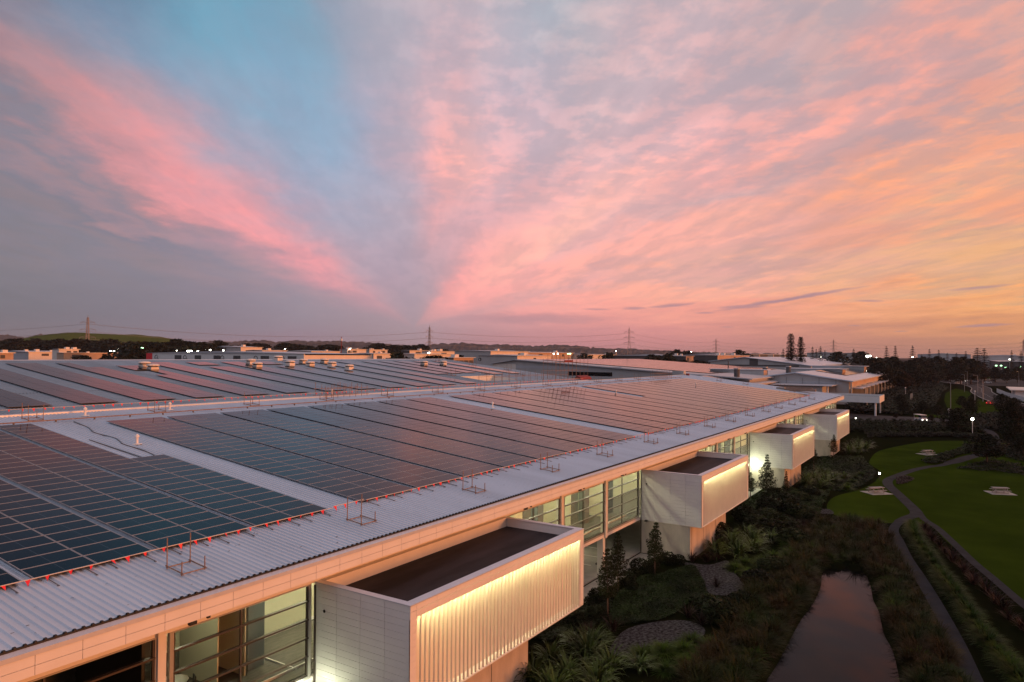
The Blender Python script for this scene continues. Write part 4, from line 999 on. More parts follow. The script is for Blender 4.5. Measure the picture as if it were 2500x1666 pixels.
for i, p in enumerate(bz):
    o = link(bpy.data.objects.new('bronze_flax', BRZ[i % 3])); s = rnd.uniform(.8,1.15); o.location = (p[0], p[1], 0); o.rotation_euler = (0,0,i*1.7); o.scale = (s,)*3
    q = sorted(range(len(bz)), key=lambda k: bz[k][0]).index(i)
    tag(o, 'dark bronze flax between the wings and the pond, %s from the near end' % nth(q), 'flax bush', 'bronze flax on the wing side')
br = spline([(86.0,3.6),(79.2,2.1),(74.4,0.9),(69.7,-.2),(66.4,-1.0),(62.0,-2.2),(57.0,-3.4)], 3)
for i, p in enumerate(br):
    o = link(bpy.data.objects.new('bronze_flax', BRZ[i % 3])); s = rnd.uniform(.75,1.1); o.location = (p[0]+rnd.uniform(-.4,.4), p[1]+rnd.uniform(-.35,.35), 0); o.rotation_euler = (0,0,i*1.1); o.scale = (s,)*3
    tag(o, 'dark bronze flax in the row between the two paths, %s from the far end' % nth(i), 'flax bush', 'bronze flax between the paths')
hd = spline([(88.2,5.0),(84.5,4.8),(80,4.1),(73.8,2.9),(68,1.7),(63.6,.8),(59.8,0),(55.3,-.8),(51.5,-1.8),(48.0,-2.6),(44,-3.6)], 3)
for i, p in enumerate(hd):
    o = link(bpy.data.objects.new('sedge_mound', MOUND[i % 4])); s = rnd.uniform(.85,1.1); o.location = (p[0], p[1], 0); o.rotation_euler = (0,0,i*.9); s *= 1.35; o.scale = (s*1.1,s*1.1,s*.85)
    tag(o, 'bright green sedge mound in the row beside the path, %s from the far end' % nth(i), 'sedge mound', 'sedge mounds beside the path')
gm = [(61.0,16.6),(60.2,15.3),(62.6,16.2),(64.2,15.0),(63.0,14.3),(66.2,14.6),(66.8,13.4),(40.2,16.4),(41.6,15.6),(42.4,14.6),(43.8,14.6),(39.2,14.6),(44.2,13.6),(40.8,13.9),(105.8,13.8),(108.6,13.9),(112,13.8),(116,13.9),(119.5,13.6),(68.8,13.9),(70.6,14.4)]
for i, p in enumerate(gm):
    o = link(bpy.data.objects.new('sedge_mound', MOUND[i % 4])); s = rnd.uniform(1.0,1.4); o.location = (p[0], p[1], 0); o.rotation_euler = (0,0,i*.7); o.scale = (s*1.2,s*1.2,s*.8)
    q = sorted(range(len(gm)), key=lambda k: gm[k][0]).index(i)
    tag(o, 'bright green sedge mound on the wing side of the pond, %s from the near end' % nth(q), 'sedge mound', 'sedge mounds on the wing side')
rs = [(56.3,23.2),(55.7,22.3),(54.5,23.0),(52.7,22.8),(59.6,21.9),(60.2,21.2),(47.8,23.0),(44.6,21.6),(42.8,22.2),(57.6,22.6),(51.4,21.9)]
for i, p in enumerate(rs):
    o = link(bpy.data.objects.new('round_shrub', ROUND[i % 2])); s = rnd.uniform(.75,1.1); o.location = (p[0], p[1], 0); o.scale = (s,)*3; o.rotation_euler = (0,0,i)
    q = sorted(range(len(rs)), key=lambda k: rs[k][0]).index(i)
    tag(o, 'clipped round dark shrub by the facade, %s from the nearest wing' % nth(q), 'shrub', 'round shrubs by the facade')
# larger rounded sedge mounds along both banks
MOUND2 = [blade_clump(380, 1.0, 0.034, 1.25, 2.3, r1, seg=4).mesh('sedge_mound', M_['grass']) for _ in range(3)]
def along(line, step, jit, r):
    L = spline(line, 8); out = []; acc = 0.0
    for a, b in zip(L, L[1:]):
        d = math.dist(a, b); acc += d
        if acc >= step: acc = 0.0; out.append((b[0]+r.uniform(-jit,jit), b[1]+r.uniform(-jit,jit)))
    return out
r6 = random.Random(17)
lb1 = along([(38,10.6),(44,10.6),(50,10.7),(56,10.7),(61,10.8),(65.5,11.2),(68.2,9.6),(68.4,7.6)], 1.15, .25, r6) + along([(38,12.2),(46,12.2),(54,12.4),(60,12.6),(66,12.8),(71,12.4),(75,10.5)], 1.5, .45, r6)
rb1 = along([(67.5,6.4),(63.5,5.4),(59.5,4.8),(56,4.0),(52.5,3.3),(48,2.4),(43,1.6)], 1.15, .25, r6) + along([(70,6.0),(66,4.9),(61,3.8),(56,2.7),(50,1.4),(45,.6)], 1.5, .4, r6)
for lst, wh_ in ((lb1, 'left bank'), (rb1, 'right bank')):
    for i, p in enumerate(lst):
        o = link(bpy.data.objects.new('sedge_mound', (MOUND2 + MOUND[:2])[r6.randrange(5)])); s = r6.uniform(1.15, 1.75); o.location = (p[0], p[1], .12); o.rotation_euler = (0,0,i*1.9); o.scale = (s,s,s*.72)
        tag(o, '%s drooping sedge mound from the near end on the %s of the pond' % (nth(sorted(range(len(lst)), key=lambda k: lst[k][0]).index(i)), wh_), 'sedge mound', 'sedge mounds on the pond banks')
# leafy round bushes between the beds and the bank
bs = [(50.2,15.4),(48.8,14.3),(52.2,13.6),(57.6,13.9),(61.8,13.6),(72.6,14.2),(74.6,16.6),(76.8,15.2),(79.4,17.4),(81.6,18.6),(84.2,17.4),(86.0,19.4),(83.6,15.6),(77.6,18.8),(89.6,18.6),(92.0,20.0),(94.6,17.6),(70.4,21.0),(98.2,17.2),(80.2,20.6)]
for i, p in enumerate(bs):
    o = link(bpy.data.objects.new('bush', BUSH[i % 4])); s = r6.uniform(.55,.95) if i < 5 else r6.uniform(.7,1.15); o.location = (p[0], p[1], 0); o.rotation_euler = (0,0,i*1.3); o.scale = (s,s,s*.75)
    tag(o, '%s leafy round bush from the near end, between the wings and the pond' % nth(sorted(range(len(bs)), key=lambda k: bs[k][0]).index(i)), 'bush', 'leafy bushes between wings and pond')
# ---- masses nobody could count
def tussocks(name, poly, n, L, w, material, label, blades=26, hz=(0.55,1.1), r=random.Random(3), avoid=()):
    m = MB()
    for p in fill(poly, n, r):
        if any(inside(p, a) for a in avoid): continue
        c = blade_clump(blades, L*r.uniform(*hz), w, 1.15, 2.3, r, seg=3); b = len(m.v)
        m.v += [(v[0]+p[0], v[1]+p[1], v[2]+.1) for v in c.v]; m.f += [tuple(b+i for i in f) for f in c.f]
    o = ob(name, m, material, fix=False); tag(o, label, 'grasses', None, 'stuff'); return o
LB = [(34,13.5),(40,13.2),(44,13.0),(48,13.6),(52,14.2),(56,14.2),(60,14.0),(65,13.2),(70,13.6),(73,14.6),(78,14.0),(84,12.8),(86,9.9),(84,7.9),(79,7.2),(74.5,6.9),(70,7.4),(67.6,7.4),(67.9,9.3),(66.4,10.6),(64.2,10.9),(60.4,10.4),(56,10.2),(52,10.3),(47,10.2),(43,10.1),(36,9.9)]
tussocks('bank_grasses', LB, 420, 1.75, 0.045, M_['grass'], 'brown and green tussock grasses massed on the left bank of the pond', 85)
RB = [(67.8,8.4),(67.2,6.9),(63.3,6.0),(59.4,5.4),(56.9,4.8),(52.6,4.1),(49.9,3.4),(45.4,2.7),(38,1.8),(38,-1.4),(47.4,.5),(53.6,1.5),(60.7,2.8),(67.5,4.1),(74.6,5.6),(80,6.5),(79,7.3),(74,7.0),(70,7.4)]
tussocks('bank_grasses', RB, 260, 1.6, 0.042, M_['grass'], 'brown and green tussock grasses between the pond and the path', 85)
def leafmass(name, poly, n, size, h, material, label, r=random.Random(9)):
    m = MB()
    for p in fill(poly, n, r):
        hz = h*(0.55+0.45*math.sin(p[0]*1.3)*math.cos(p[1]*1.7))*r.uniform(.5,1.0); u = Vector((r.uniform(-1,1), r.uniform(-1,1), r.uniform(-.4,.4))).normalized(); v = u.cross(Vector((r.uniform(-.5,.5), r.uniform(-.5,.5), 1)).normalized())
        q = Vector((p[0], p[1], 0.03+max(hz, .02))); s = size*r.uniform(.6,1.3); m.quad(q-u*s-v*s*.5, q+u*s-v*s*.5, q+u*s+v*s*.5, q-u*s+v*s*.5)
    o = ob(name, m, material, fix=False); tag(o, label, 'ground cover', None, 'stuff'); return o
MAT = spline([(49.6,22.2),(53.4,22.4),(55.4,22.0),(56.8,21.2),(60.2,20.2),(58.2,18.7),(54.4,16.9),(52.6,16.7),(50.4,17.2),(47.4,17.4),(44.5,19.2),(44.6,20.6)], 4, True)
leafmass('ground_cover', MAT, 15000, 0.07, 0.30, M_['mat_leaf'], 'low dark ground cover mat beside the gravel, under the slim trees')
leafmass('ground_cover', [(39,23.6),(50,23.7),(49,22.2),(44.4,20.8),(41.6,21.2),(39,22)], 5000, 0.08, 0.35, M_['dark_leaf'], 'dark low planting along the wall by the nearest wing')
SH = [(74,19.5),(78,20.2),(82.5,22.4),(88,22.8),(96,22.8),(100,21.5),(103,15.4),(97,14.9),(91,14.6),(87,14.0),(82,15),(76,15.2)]
leafmass('ground_cover', SH, 26000, 0.11, 0.75, M_['mat_leaf'], 'rolling dark green ground cover between second and third wings')
leafmass('ground_cover', [(116.5,22),(138,22),(143,16),(136,14.6),(131,13.4),(125,12),(118,11.8),(108,12.6),(104,15)], 16000, 0.13, 0.35, M_['mat_leaf'], 'low dark ground cover between third and farthest wings')
leafmass('ground_cover', [(120.5,9.0),(123.1,8.0),(121.4,6.6),(116.4,7.2),(114.4,8.4)], 1600, 0.09, 0.25, M_['bronze_flax'], 'low reddish planting in the bend of the path')
HA = [(141.5,6.7),(152.7,4.2),(163.4,1.4),(173,.2),(173,-1.4),(163,-1.4),(153,1.6),(142,3.6),(139,4.6)]
leafmass('hedge_mass', HA, 9000, 0.12, 0.8, M_['mat_leaf'], 'curved band of low dark hedging across the lawn')
leafmass('hedge_mass', [(136,1.6),(144,-1.0),(152,-3.4),(140,-12),(128,-18),(126,-15),(136,-6)], 6500, 0.13, 0.5, M_['dark_leaf'], 'low dark planting strip right of the lawn tree')
BH = [(186,24.8),(190,17.2),(195,11.9),(200,4),(206,-4),(222,2),(219.5,13),(216,19.5),(213.5,27.5)]
leafmass('hedge_mass', BH, 26000, 0.2, 1.7, M_['mat_leaf'], 'broad block of clipped dark hedging in front of the drive')
leafmass('hedge_mass', [(176,18.6),(183,11.6),(189,3),(189,-4),(193.5,-4.4),(193.5,3.2),(188,11.5),(183,19.5)], 9000, 0.16, 1.0, M_['dark_leaf'], 'dark hedge strip at the far edge of the lawn')
leafmass('hedge_mass', [(183,20),(188.5,11.8),(194,3.4),(194.2,-4),(196.5,-4),(197,4),(191.4,12.4),(186.5,20.5)], 7000, 0.15, 0.9, M_['leaf'], 'paler hedge strip behind the dark one')
leafmass('shrub_mass', [(250,28),(262,26),(300,26),(345,24),(430,16),(520,12),(600,22),(520,32),(420,34),(330,34),(270,36)], 30000, 0.45, 2.2, M_['dark_leaf'], 'dark shrubbery stretching beyond the canopy to the car park')
leafmass('shrub_mass', [(250,17),(262,16),(300,10),(350,10),(420,11),(480,9),(520,12),(430,16),(345,24),(300,26),(262,26)], 22000, 0.40, 1.5, M_['leaf'], 'brownish planting beds between canopy and road')
leafmass('shrub_mass', [(228,4),(250,2.2),(275,-8),(282,-16),(240,-34),(200,-44),(196,-14),(214,-5)], 30000, 0.3, 1.5, M_['dark_leaf'], 'dark bushes filling the corner inside the road bend')
leafmass('shrub_mass', [(161,-3.5),(178,-6.8),(200,-8),(192,-20),(160,-26),(140,-22),(150,-9)], 16000, 0.2, 1.0, M_['dark_leaf'], 'dark mixed planting right of the lawn')
leafmass('shrub_mass', [(560,-40),(640,-42),(780,-34),(780,-22),(1100,-40),(1100,-180),(560,-140)], 15000, 1.0, 5.0, M_['far_leaf'], 'dark wooded bank behind the roundabout')

# ---- garden trees
put_tree('slim_tree', 'slim feathery tree nearest to the glowing first wing', 'tree', SLIM[0], (45.37,21.08,0), 1.04)
put_tree('slim_tree', 'slim feathery tree close to the car park column', 'tree', SLIM[1], (50.47,22.6,0), 1.0)
put_tree('slim_tree', 'bushier slim tree against the concrete base of the second wing', 'tree', SLIM[2], (55.79,21.7,0), (1.15,1.15,.97))
put_tree('conifer', 'dense dark conical tree before the floodlit third wing', 'tree', CONE[0], (96.6,22.2,0), 1.12)
put_tree('conifer', 'smaller pointed conifer at the corner of the third wing base', 'tree', CONE[1], (97.9,20.0,0), (.5,.5,.66))
put_tree('bare_tree', 'sparse small tree in shade left of the dense conifer', 'tree', SLIM[0], (92.5,23.2,0), (.9,.9,.75))
put_tree('slim_tree', 'small spindly tree at the corner of the farthest wing', 'tree', SLIM[1], (137.3,20.0,0), .95)
put_tree('slim_tree', 'small dark tree behind the third wing', 'tree', SLIM[2], (121.5,20.6,0), .9)
put_tree('broad_tree', 'broad dark tree standing alone on the lawn', 'tree', ROUNDT[0], (146.0,-2.8,0), (.82,.82,.58))
put_tree('broad_tree', 'dark rounded tree in front of the drive hedges', 'tree', ROUNDT[1], (205,1.8,0), (1.05,1.05,.66))
put_tree('broad_tree', 'dark tree by the edge of the path at far right, upper', 'tree', ROUNDT[2], (187,-8.3,0), (.75,.75,.95))
put_tree('broad_tree', 'dark tree by the edge of the path at far right, lower', 'tree', ROUNDT[3], (170.5,-7.6,0), (.62,.62,.7))
put_tree('broad_tree', 'small dark tree below the picnic lawn edge at right', 'tree', ROUNDT[1], (160.5,-8.6,0), (.5,.5,.5))
bt = [(248,7.4,.45),(262,-1,.6),(274,-9.5,.75),(281,-13,.6),(262,-20,.8),(244,-13,.6),(300,1.5,.5),(256,17,.5),(268,12,.45),(290,20,.55),(236,17.5,.22),(232,8.5,.25),(318,-2,.5)]
for i, (x, y, s) in enumerate(bt):
    put_tree('broad_tree', 'dark rounded tree between drive and road, %s in distance' % nth(sorted(range(len(bt)), key=lambda k: bt[k][0]).index(i)), 'tree', (ROUNDT+AUT)[i % 6], (x, y, 0), s, group='trees between drive and road')
for i in range(9):
    o = link(bpy.data.objects.new('bush', BUSH[i % 4])); x = 172+rnd.uniform(-8,14); y = -13-rnd.uniform(0,12); o.location = (x, y, 0); s = rnd.uniform(.7,1.2); o.scale = (s,)*3; tag(o, '%s rounded bush in the dark planting right of the lawn' % nth(i), 'bush', 'bushes right of the lawn')
# unseen tree row, added off to the right to keep the low glow off the garden floor
for i in range(26):
    put_tree('added_shade_tree', '%s unseen tree added across the road to shade the garden' % nth(i), 'tree', FART[i % 5], (8+9.5*i+rnd.uniform(-2,2), -86-rnd.uniform(0,10)-0.1*i, 0), rnd.uniform(.62,.86), group='unseen trees added to shade the garden')

# ---- picnic tables, bollard lights
def picnic():
    t = thing('picnic_table', '', 'picnic table', (0,0,0), 0, 'picnic tables on the lawn')
    m = MB(); m.box((-1.0,-.40,.72),(1.0,.40,.77)); ob('table_top', m, M_['wood'], t)
    for s in (-1, 1): m = MB(); m.box((-1.0,s*.68-.15,.43),(1.0,s*.68+.15,.47)); ob('bench', m, M_['wood'], t)
    for s in (-.7, .7): m = MB(); m.beam((s,-.30,.72),(s,-.62,.02),.06,.10); m.beam((s,.30,.72),(s,.62,.02),.06,.10); m.box((s-.03,-.80,.37),(s+.03,.80,.43)); ob('trestle', m, M_['wood'], t)
    m = MB(); m.box((-1.5,-1.3,.02),(1.5,1.3,.05)); ob('pad', m, M_['slab'], t); return t
pt_ = picnic(); pt_.location = (106.0,10.2,0); pt_.rotation_euler = (0,0,-.82); pt_['label'] = 'timber picnic table on a pale pad, left of the garden path'
dup(pt_, (115.3,-3.7,0), -1.2, 'timber picnic table on the big lawn right of the path')
dup(pt_, (153.5,6.2,0), -.75, 'timber picnic table on the far lawn before the curved hedge')
def bollard(label, x, y, h=.85):
    t = thing('bollard_light', label, 'bollard light', (x, y, 0), 0, 'small path lights')
    m = MB(); m.tube([(0,0,0),(0,0,h)], .07, 8); ob('post', m, M_['black'], t); m = MB(); m.lathe([(.09,h),(.11,h+.03),(.11,h+.16),(.05,h+.20)], n=10); ob('lens', m, M_['spot'], t)
bollard('lit bollard light at the fork of the garden path', 117.6, 10.9)
bollard('lit bollard light on the edge of the drive', 222.9, 26.6, .5)
bollard('unlit-looking low bollard light beside the right-hand path', 68.5, -3.3, .4) if False else None

# ================================================================== THE SITE BEYOND
# entrance canopy
t = thing('entrance_canopy', 'white flat entrance canopy on slender columns beyond the last wing', 'canopy', (0,0,0))
m = MB(); m.box((243,22.4,4.0),(257.6,22.6,6.0)); m.box((243,22.6,4.0),(243.2,45,6.0)); m.box((257.4,22.6,4.0),(257.6,45,6.0)); ob('edge_band', m, M_['white'], t)
m = MB(); m.box((243.2,22.6,5.2),(257.4,45,5.35)); ob('deck', m, M_['membrane'], t)
for x, y in ((243.6,23.6),(257.1,23.6),(257.1,38)): m = MB(); m.tube([(x,y,0),(x,y,4.0)], .28, 10); ob('column', m, M_['white'], t)
t = thing('glass_lobby', 'low lit lobby under the entrance canopy', 'building', (0,0,0))
m = MB(); m.box((246,38,0),(262,60,3.9)); ob('wall', m, M_['cream'], t); m = MB()
for k in range(5): m.box((247+3*k,37.9,.4),(249.4+3*k,37.99,3.2))
ob('window', m, M_['carglass'], t)
def hall(label, x0, x1, y0, y1, ze0, zr, yr, ze1, wall, roof, name='warehouse_hall', over=1.2, group='gabled halls beyond the main roof'):
    """long hall along x with a gable facing the camera; ridge at y = yr"""
    t = thing(name, label, 'warehouse', (0,0,0), 0, group)
    m = MB(); m.prism([(y0,0),(y1,0),(y1,ze1-.25),(yr,zr-.25),(y0,ze0-.25)], 'x', x0, x1); ob('wall', m, M_[wall], t)
    m = MB(); a = .18
    m.prism([(y0-over,ze0-(zr-ze0)/(yr-y0)*over-.2),(yr,zr-.2),(yr,zr+a),(y0-over,ze0-(zr-ze0)/(yr-y0)*over+a)], 'x', x0-over, x1+over)
    m.prism([(yr,zr-.2),(y1+over,ze1-(zr-ze1)/(y1-yr)*over-.2),(y1+over,ze1-(zr-ze1)/(y1-yr)*over+a),(yr,zr+a)], 'x', x0-over, x1+over)
    ob('roof', m, M_[roof], t); return t
def clad_lines(t, x, y0, y1, zs, mt='joint', verts=None):
    m = MB()
    for z, h in zs: m.box((x-.06,y0,z),(x-.02,y1,z+h))
    ob('cladding_band', m, M_[mt], t)
h1 = hall('long grey gabled hall behind the last wing, with a colonnade of dark blades', 295, 507, 37.5, 78.5, 9.05, 11.8, 56.5, 8.6, 'grey_shed', 'roof', over=1.6)
clad_lines(h1, 295, 40, 74, [(7.6,.9)], 'shed_roof')
m = MB()
for k in range(6): m.box((294.93,42+6*k,4.5),(294.98,42.12+6*k,9.8))
ob('panel_joint', m, M_['dark_shed'], h1)
m = MB(); m.box((296,37.30,6.6),(506,37.45,8.6)); ob('louvre_band', m, M_['tan_shed'], h1)
m = MB(); m.box((296,36.9,.2),(506,37.28,5.9)); ob('dark_screen', m, M_['dark_shed'], h1)
m = MB()
for k in range(13): x = 300+16*k; m.box((x,33.2,5.9),(x+9,36.9,6.2))
ob('awning', m, M_['gutter'], h1)
m = MB()
for k in range(13): x = 309+16*k; m.tube([(x,33.6,0),(x,33.6,5.9)], .22, 8)
m.tube([(294,36.6,0),(294,36.6,8.6)], .35, 8); ob('post', m, M_['alu'], h1)
m = MB(); m.box((294.9,40.6,1.2),(294.98,48.5,4.2)); ob('window', m, M_['carglass'], h1)
t = thing('entrance_wing', 'low grey flat-roofed block in front of the gabled hall', 'building', (0,0,0))
m = MB(); m.box((283,45,0),(294.8,98,6.9)); ob('wall', m, M_['grey_shed'], t); m = MB(); m.box((281.5,41.5,7.2),(295.2,99,7.5)); ob('roof', m, M_['gutter'], t)
m = MB(); m.tube([(283,43.2,0),(283,43.2,7.2)], .35, 8); ob('column', m, M_['white'], t)
def panels_on(zf, x0, x1, y0, y1, gapx=0, flip=False):
    x = x0
    while x < x1:
        y = y0
        while y < y1: far_panel(x+2.2, y+1.0, zf, .45, 4.3, 2.05) ; y += 2.1
        x += 4.5 + (gapx if int((x-x0)/4.5) % 3 == 2 else 0)
far = MB(); far.uv = []
panels_on(lambda y: 9.05+(y-37.5)*.1447, 330, 495, 43, 54.5, 1)
def monitor(label, x0, x1, y0, y1, z0, z1, wall='grey_shed'):
    t = thing('roof_monitor', label, 'roof monitor', (0,0,0), 0, 'raised grey monitors on the far halls')
    m = MB(); m.box((x0,y0,z0),(x1,y1,z1)); ob('wall', m, M_[wall], t); m = MB(); m.box((x0-.5,y0-1.5,z1),(x1+.5,y1+.5,z1+.25)); ob('roof', m, M_['gutter'], t)
    m = MB(); m.box((x0+.2,y0-.05,z0+.1),(x1-.2,y0-.01,z1-.1)); ob('end_panel', m, M_['tan_shed'], t); return t
monitor('nearer grey roof monitor on the colonnaded hall', 352, 362, 47.5, 72, 9.0, 12.3)
monitor('farther grey roof monitor on the colonnaded hall', 420, 430, 46, 72, 9.0, 12.9)
h2 = hall('grey gabled hall with a dark square vent high on its front', 480, 700, 83, 147, 12.3, 17.4, 124, 14.6, 'grey_shed', 'roof')
clad_lines(h2, 480, 90, 144, [(11.4,1.0)], 'dark_shed')
m = MB(); m.box((479.9,115.5,12.4),(479.96,121,16.4)); ob('vent', m, M_['dark_shed'], h2)
for i, (px, pw) in enumerate(((1848,12),(1882,9),(1911,8),(1939,9))):
    p = AT(px, 872, 620); t = thing('roof_hood', '%s orange-lit box hood on the ridge of the grey hall' % nth(i), 'roof hood', (p.x, p.y, 16.2), 0, 'box hoods on the grey hall'); m = MB(); m.box((-2,-2.2,0),(2,2.2,3.0)); ob('box', m, M_['tan_shed'], t); m = MB(); m.box((-2.3,-2.5,3.0),(2.3,2.5,3.3)); ob('cap', m, M_['tan_shed'], t)
h3 = hall('wide hall behind the courtyard with a panel-covered roof', 262, 392, 66, 178, 9.9, 15.9, 166, 14.2, 'grey_shed', 'shed_roof')
clad_lines(h3, 262, 116, 166, [(12.2,1.2)], 'shed_roof')
m = MB(); m.box((261.9,120,9.6),(261.96,140,11.2)); ob('window_band', m, M_['carglass'], h3)
m = MB(); m.box((261.9,166,6),(261.97,178,14.0)); ob('pale_gable_end', m, M_['pale_shed'], h3)
zf3 = lambda y: 9.9+(y-66)*.06
panels_on(zf3, 274, 390, 84, 160, 1)
monitor('long grey roof monitor crossing the panel-covered hall', 300, 306, 70, 92, 9.5, 12.4)
h4 = hall('low hall with a pink-reflecting roof between the courtyard and the last panels', 224, 300, 64, 92, 8.2, 10.6, 82, 9.6, 'grey_shed', 'shed_roof')
panels_on(lambda y: 8.2+(y-64)*.133, 230, 298, 66, 80, 1)
h5 = hall('small gabled shed inside the courtyard', 206, 226, 82, 108, 8.0, 10.4, 95, 8.0, 'grey_shed', 'shed_roof')
far_ob = ob('solar_panels', far, M_['solar_far'], fix=False); tag(far_ob, 'rows of dark solar panels on the roofs of the neighbouring halls', 'solar panels', None, 'stuff')
for i, (px, D) in enumerate(((1799,262),(1868,300),(1925,330))):
    p = AT(px, 912, D); t = thing('flue', '%s thick grey flue rising behind the far roof edge' % nth(i), 'flue', (p.x, p.y, 0), 0, 'grey flues'); m = MB(); m.tube([(0,0,0),(0,0,13.2)], 1.05, 12); ob('pipe', m, M_['dark_shed'], t); m = MB(); m.tube([(0,0,13.2),(0,0,13.6)], 1.2, 12); ob('collar', m, M_['galv'], t)
t = thing('mast', 'thin mast with a dish on the hall roof', 'mast', tuple(AT(1778, 905, 330))); m = MB(); m.tube([(0,0,-3),(0,0,4.5)], .25, 6); ob('pole', m, M_['dark_shed'], t); m = MB(); m.cbox((0,0,-1.0),(2.5,2.5,.8)); ob('bracket', m, M_['dark_shed'], t)

# ---- sheds on the skyline: (left px, corner px, right px, wall-top px at the corner, distance, shaded-front and glow-side wall colours, label)
def shed(lp, cp, rp, ty, D, lw, rw, label, name='warehouse_shed', roof='shed_roof', rise=.05, base=None, doors=0, group='sheds on the skyline'):
    c = AT(cp, ty, D); L = ONX(lp, ty, c.x); Rr = ONY(rp, ty, c.y); z = c.z; x1 = max(Rr.x, c.x+10); y1 = max(L.y, c.y+10); z0 = -1
    if not (Rr.x > c.x and Rr.x < c.x+2500): x1 = c.x+400
    t = thing(name, label, 'warehouse', (c.x, c.y, 0), 0, group); W_, D_ = x1-c.x, y1-c.y
    m = MB(); m.box((0,0,0),(W_,.5,z)); m.box((W_-.5,.5,0),(W_,D_,z)); ob('side_wall', m, M_[rw], t)  # side facing the glow: often painted paler to carry its light
    m = MB(); m.box((-.05,.02,0),(.45,D_,z)); m.box((.45,D_-.5,0),(W_-.5,D_,z)); ob('front_wall', m, M_[lw], t)
    m = MB(); rr = rise*min(D_, 80)*.5
    m.prism([(-.6,z),(D_+.6,z),(D_*.5,z+rr)], 'x', -.8, W_+.8); ob('roof', m, M_[roof], t)
    rs_ = random.Random(int(cp*7+D)); k = rs_.randrange(2, 5); dm = MB()
    for q in range(k):
        x = W_*(q+.5)/k; w2 = min(W_*.22, rs_.uniform(3, 7)); h2_ = min(z*.55, rs_.uniform(3.5, 5)); z1_ = z-1.2 if rs_.random() < .5 else h2_+.3
        dm.box((x-w2/2,-.08,max(.2, z1_-h2_*.5)),(x+w2/2,-.02,z1_))
    ob('opening', dm, M_['dark_shed'], t)
    gm_ = MB(); gm_.box((-.9,-.75,z-.05),(W_+.9,-.55,z+.25)); ob('gutter', gm_, M_['gutter'], t)
    for q in range(rs_.randrange(1, 4)):
        um = MB(); ux, uy = W_*rs_.uniform(.1,.9), min(D_,30)*rs_.uniform(.1,.5); us = rs_.uniform(.8,1.6); um.box((ux-us,uy-us,z),(ux+us,uy+us,z+us*1.1+rr*.6)); ob('roof_unit', um, M_['pale_shed'], t)
    if doors:
        m = MB()
        for k in range(doors): y = D_*(k+.6)/(doors+.3); m.box((-.12,y-D_*.05,max(0,z-9)),(-.06,y+D_*.04,z-1.2))
        ob('dark_door', m, M_['dark_shed'], t)
    return t
SHEDS = [
 (0,70,150,860,560,'shed_roof','pale_shed','long low shed with pale roof at far left before the trees'),
 (-60,-20,33,862,420,'tan_shed','tan_shed','brown block at the left edge with an open bay'),
 (140,144,192,853,520,'pale_shed','pale_shed','boxy building with orange-lit bays left of the first pylon'),
 (150,156,330,862,500,'tan_shed','tan_shed','long brown shed behind the first pylon'),
 (285,300,345,855,640,'shed_roof','shed_roof','pale roofed shed by the bright yard lamp'),
 (378,396,494,858,560,'dark_shed','pale_shed','lamp-lit yard building left of the tall grey block'),
 (500,588,640,848,600,'grey_shed','pale_shed','tall grey block with a broad orange side above the white warehouse'),
 (600,640,700,856,520,'tan_shed','pale_shed','orange-sided shed peeping over the grey warehouse'),
 (700,760,830,858,560,'grey_shed','pale_shed','low grey warehouse left of the red mast'),
 (835,848,894,853,640,'grey_shed','pale_shed','bright orange-fronted shed right of the red mast'),
 (895,902,946,854,700,'grey_shed','pale_shed','second bright orange-fronted shed right of the mast'),
 (860,912,968,864,420,'grey_shed','pale_shed','grey and orange shed behind the ridge tree'),
 (958,1012,1102,865,430,'grey_shed','pale_shed','wide grey and orange warehouse under the second pylon'),
 (990,1000,1055,856,640,'dark_shed','pale_shed','narrow pale strip shed behind the second pylon'),
 (1045,1054,1112,858,560,'pale_shed','pale_shed','cream shed just right of the second pylon'),
 (1110,1198,1290,858,480,'grey_shed','pale_shed','big plain grey shed right of the second pylon'),
 (1100,1108,1156,874,330,'tan_shed','tan_shed','brown-orange shed just behind the roof end'),
 (1215,1290,1400,861,560,'grey_shed','tan_shed','long shed with lit green window strip under the hills'),
 (1168,1263,1345,869,400,'grey_shed','pale_shed','ribbed grey shed with a round flame sign'),
 (1360,1420,1500,866,620,'pale_shed','pale_shed','low pale sheds under the third pylon'),
 (1500,1675,1693,870,520,'brown_roof','tan_shed','long brown roofed shed with an orange ribbed end'),
 (1660,1752,1830,868,540,'dark_shed','tan_shed','dark grey shed with orange ribbed side'),
 (1690,1760,1990,864,700,'dark_shed','dark_shed','low dark shed line behind the gabled hall'),
 (1970,2050,2060,862,760,'grey_shed','grey_shed','big pale grey hall behind the tall pines'),
 (2050,2112,2120,863,720,'grey_shed','grey_shed','white block beside the bright lamp'),
 (2240,2370,2380,866,900,'shed_roof','shed_roof','long pale curved-roof hall on the right skyline'),
 (2380,2520,2530,870,900,'grey_shed','grey_shed','pale warehouse at the right edge of the skyline'),
 (2440,2520,2560,884,640,'dark_shed','dark_shed','dark flat building with green lamps at the right edge'),
]
for s in SHEDS: shed(*s)
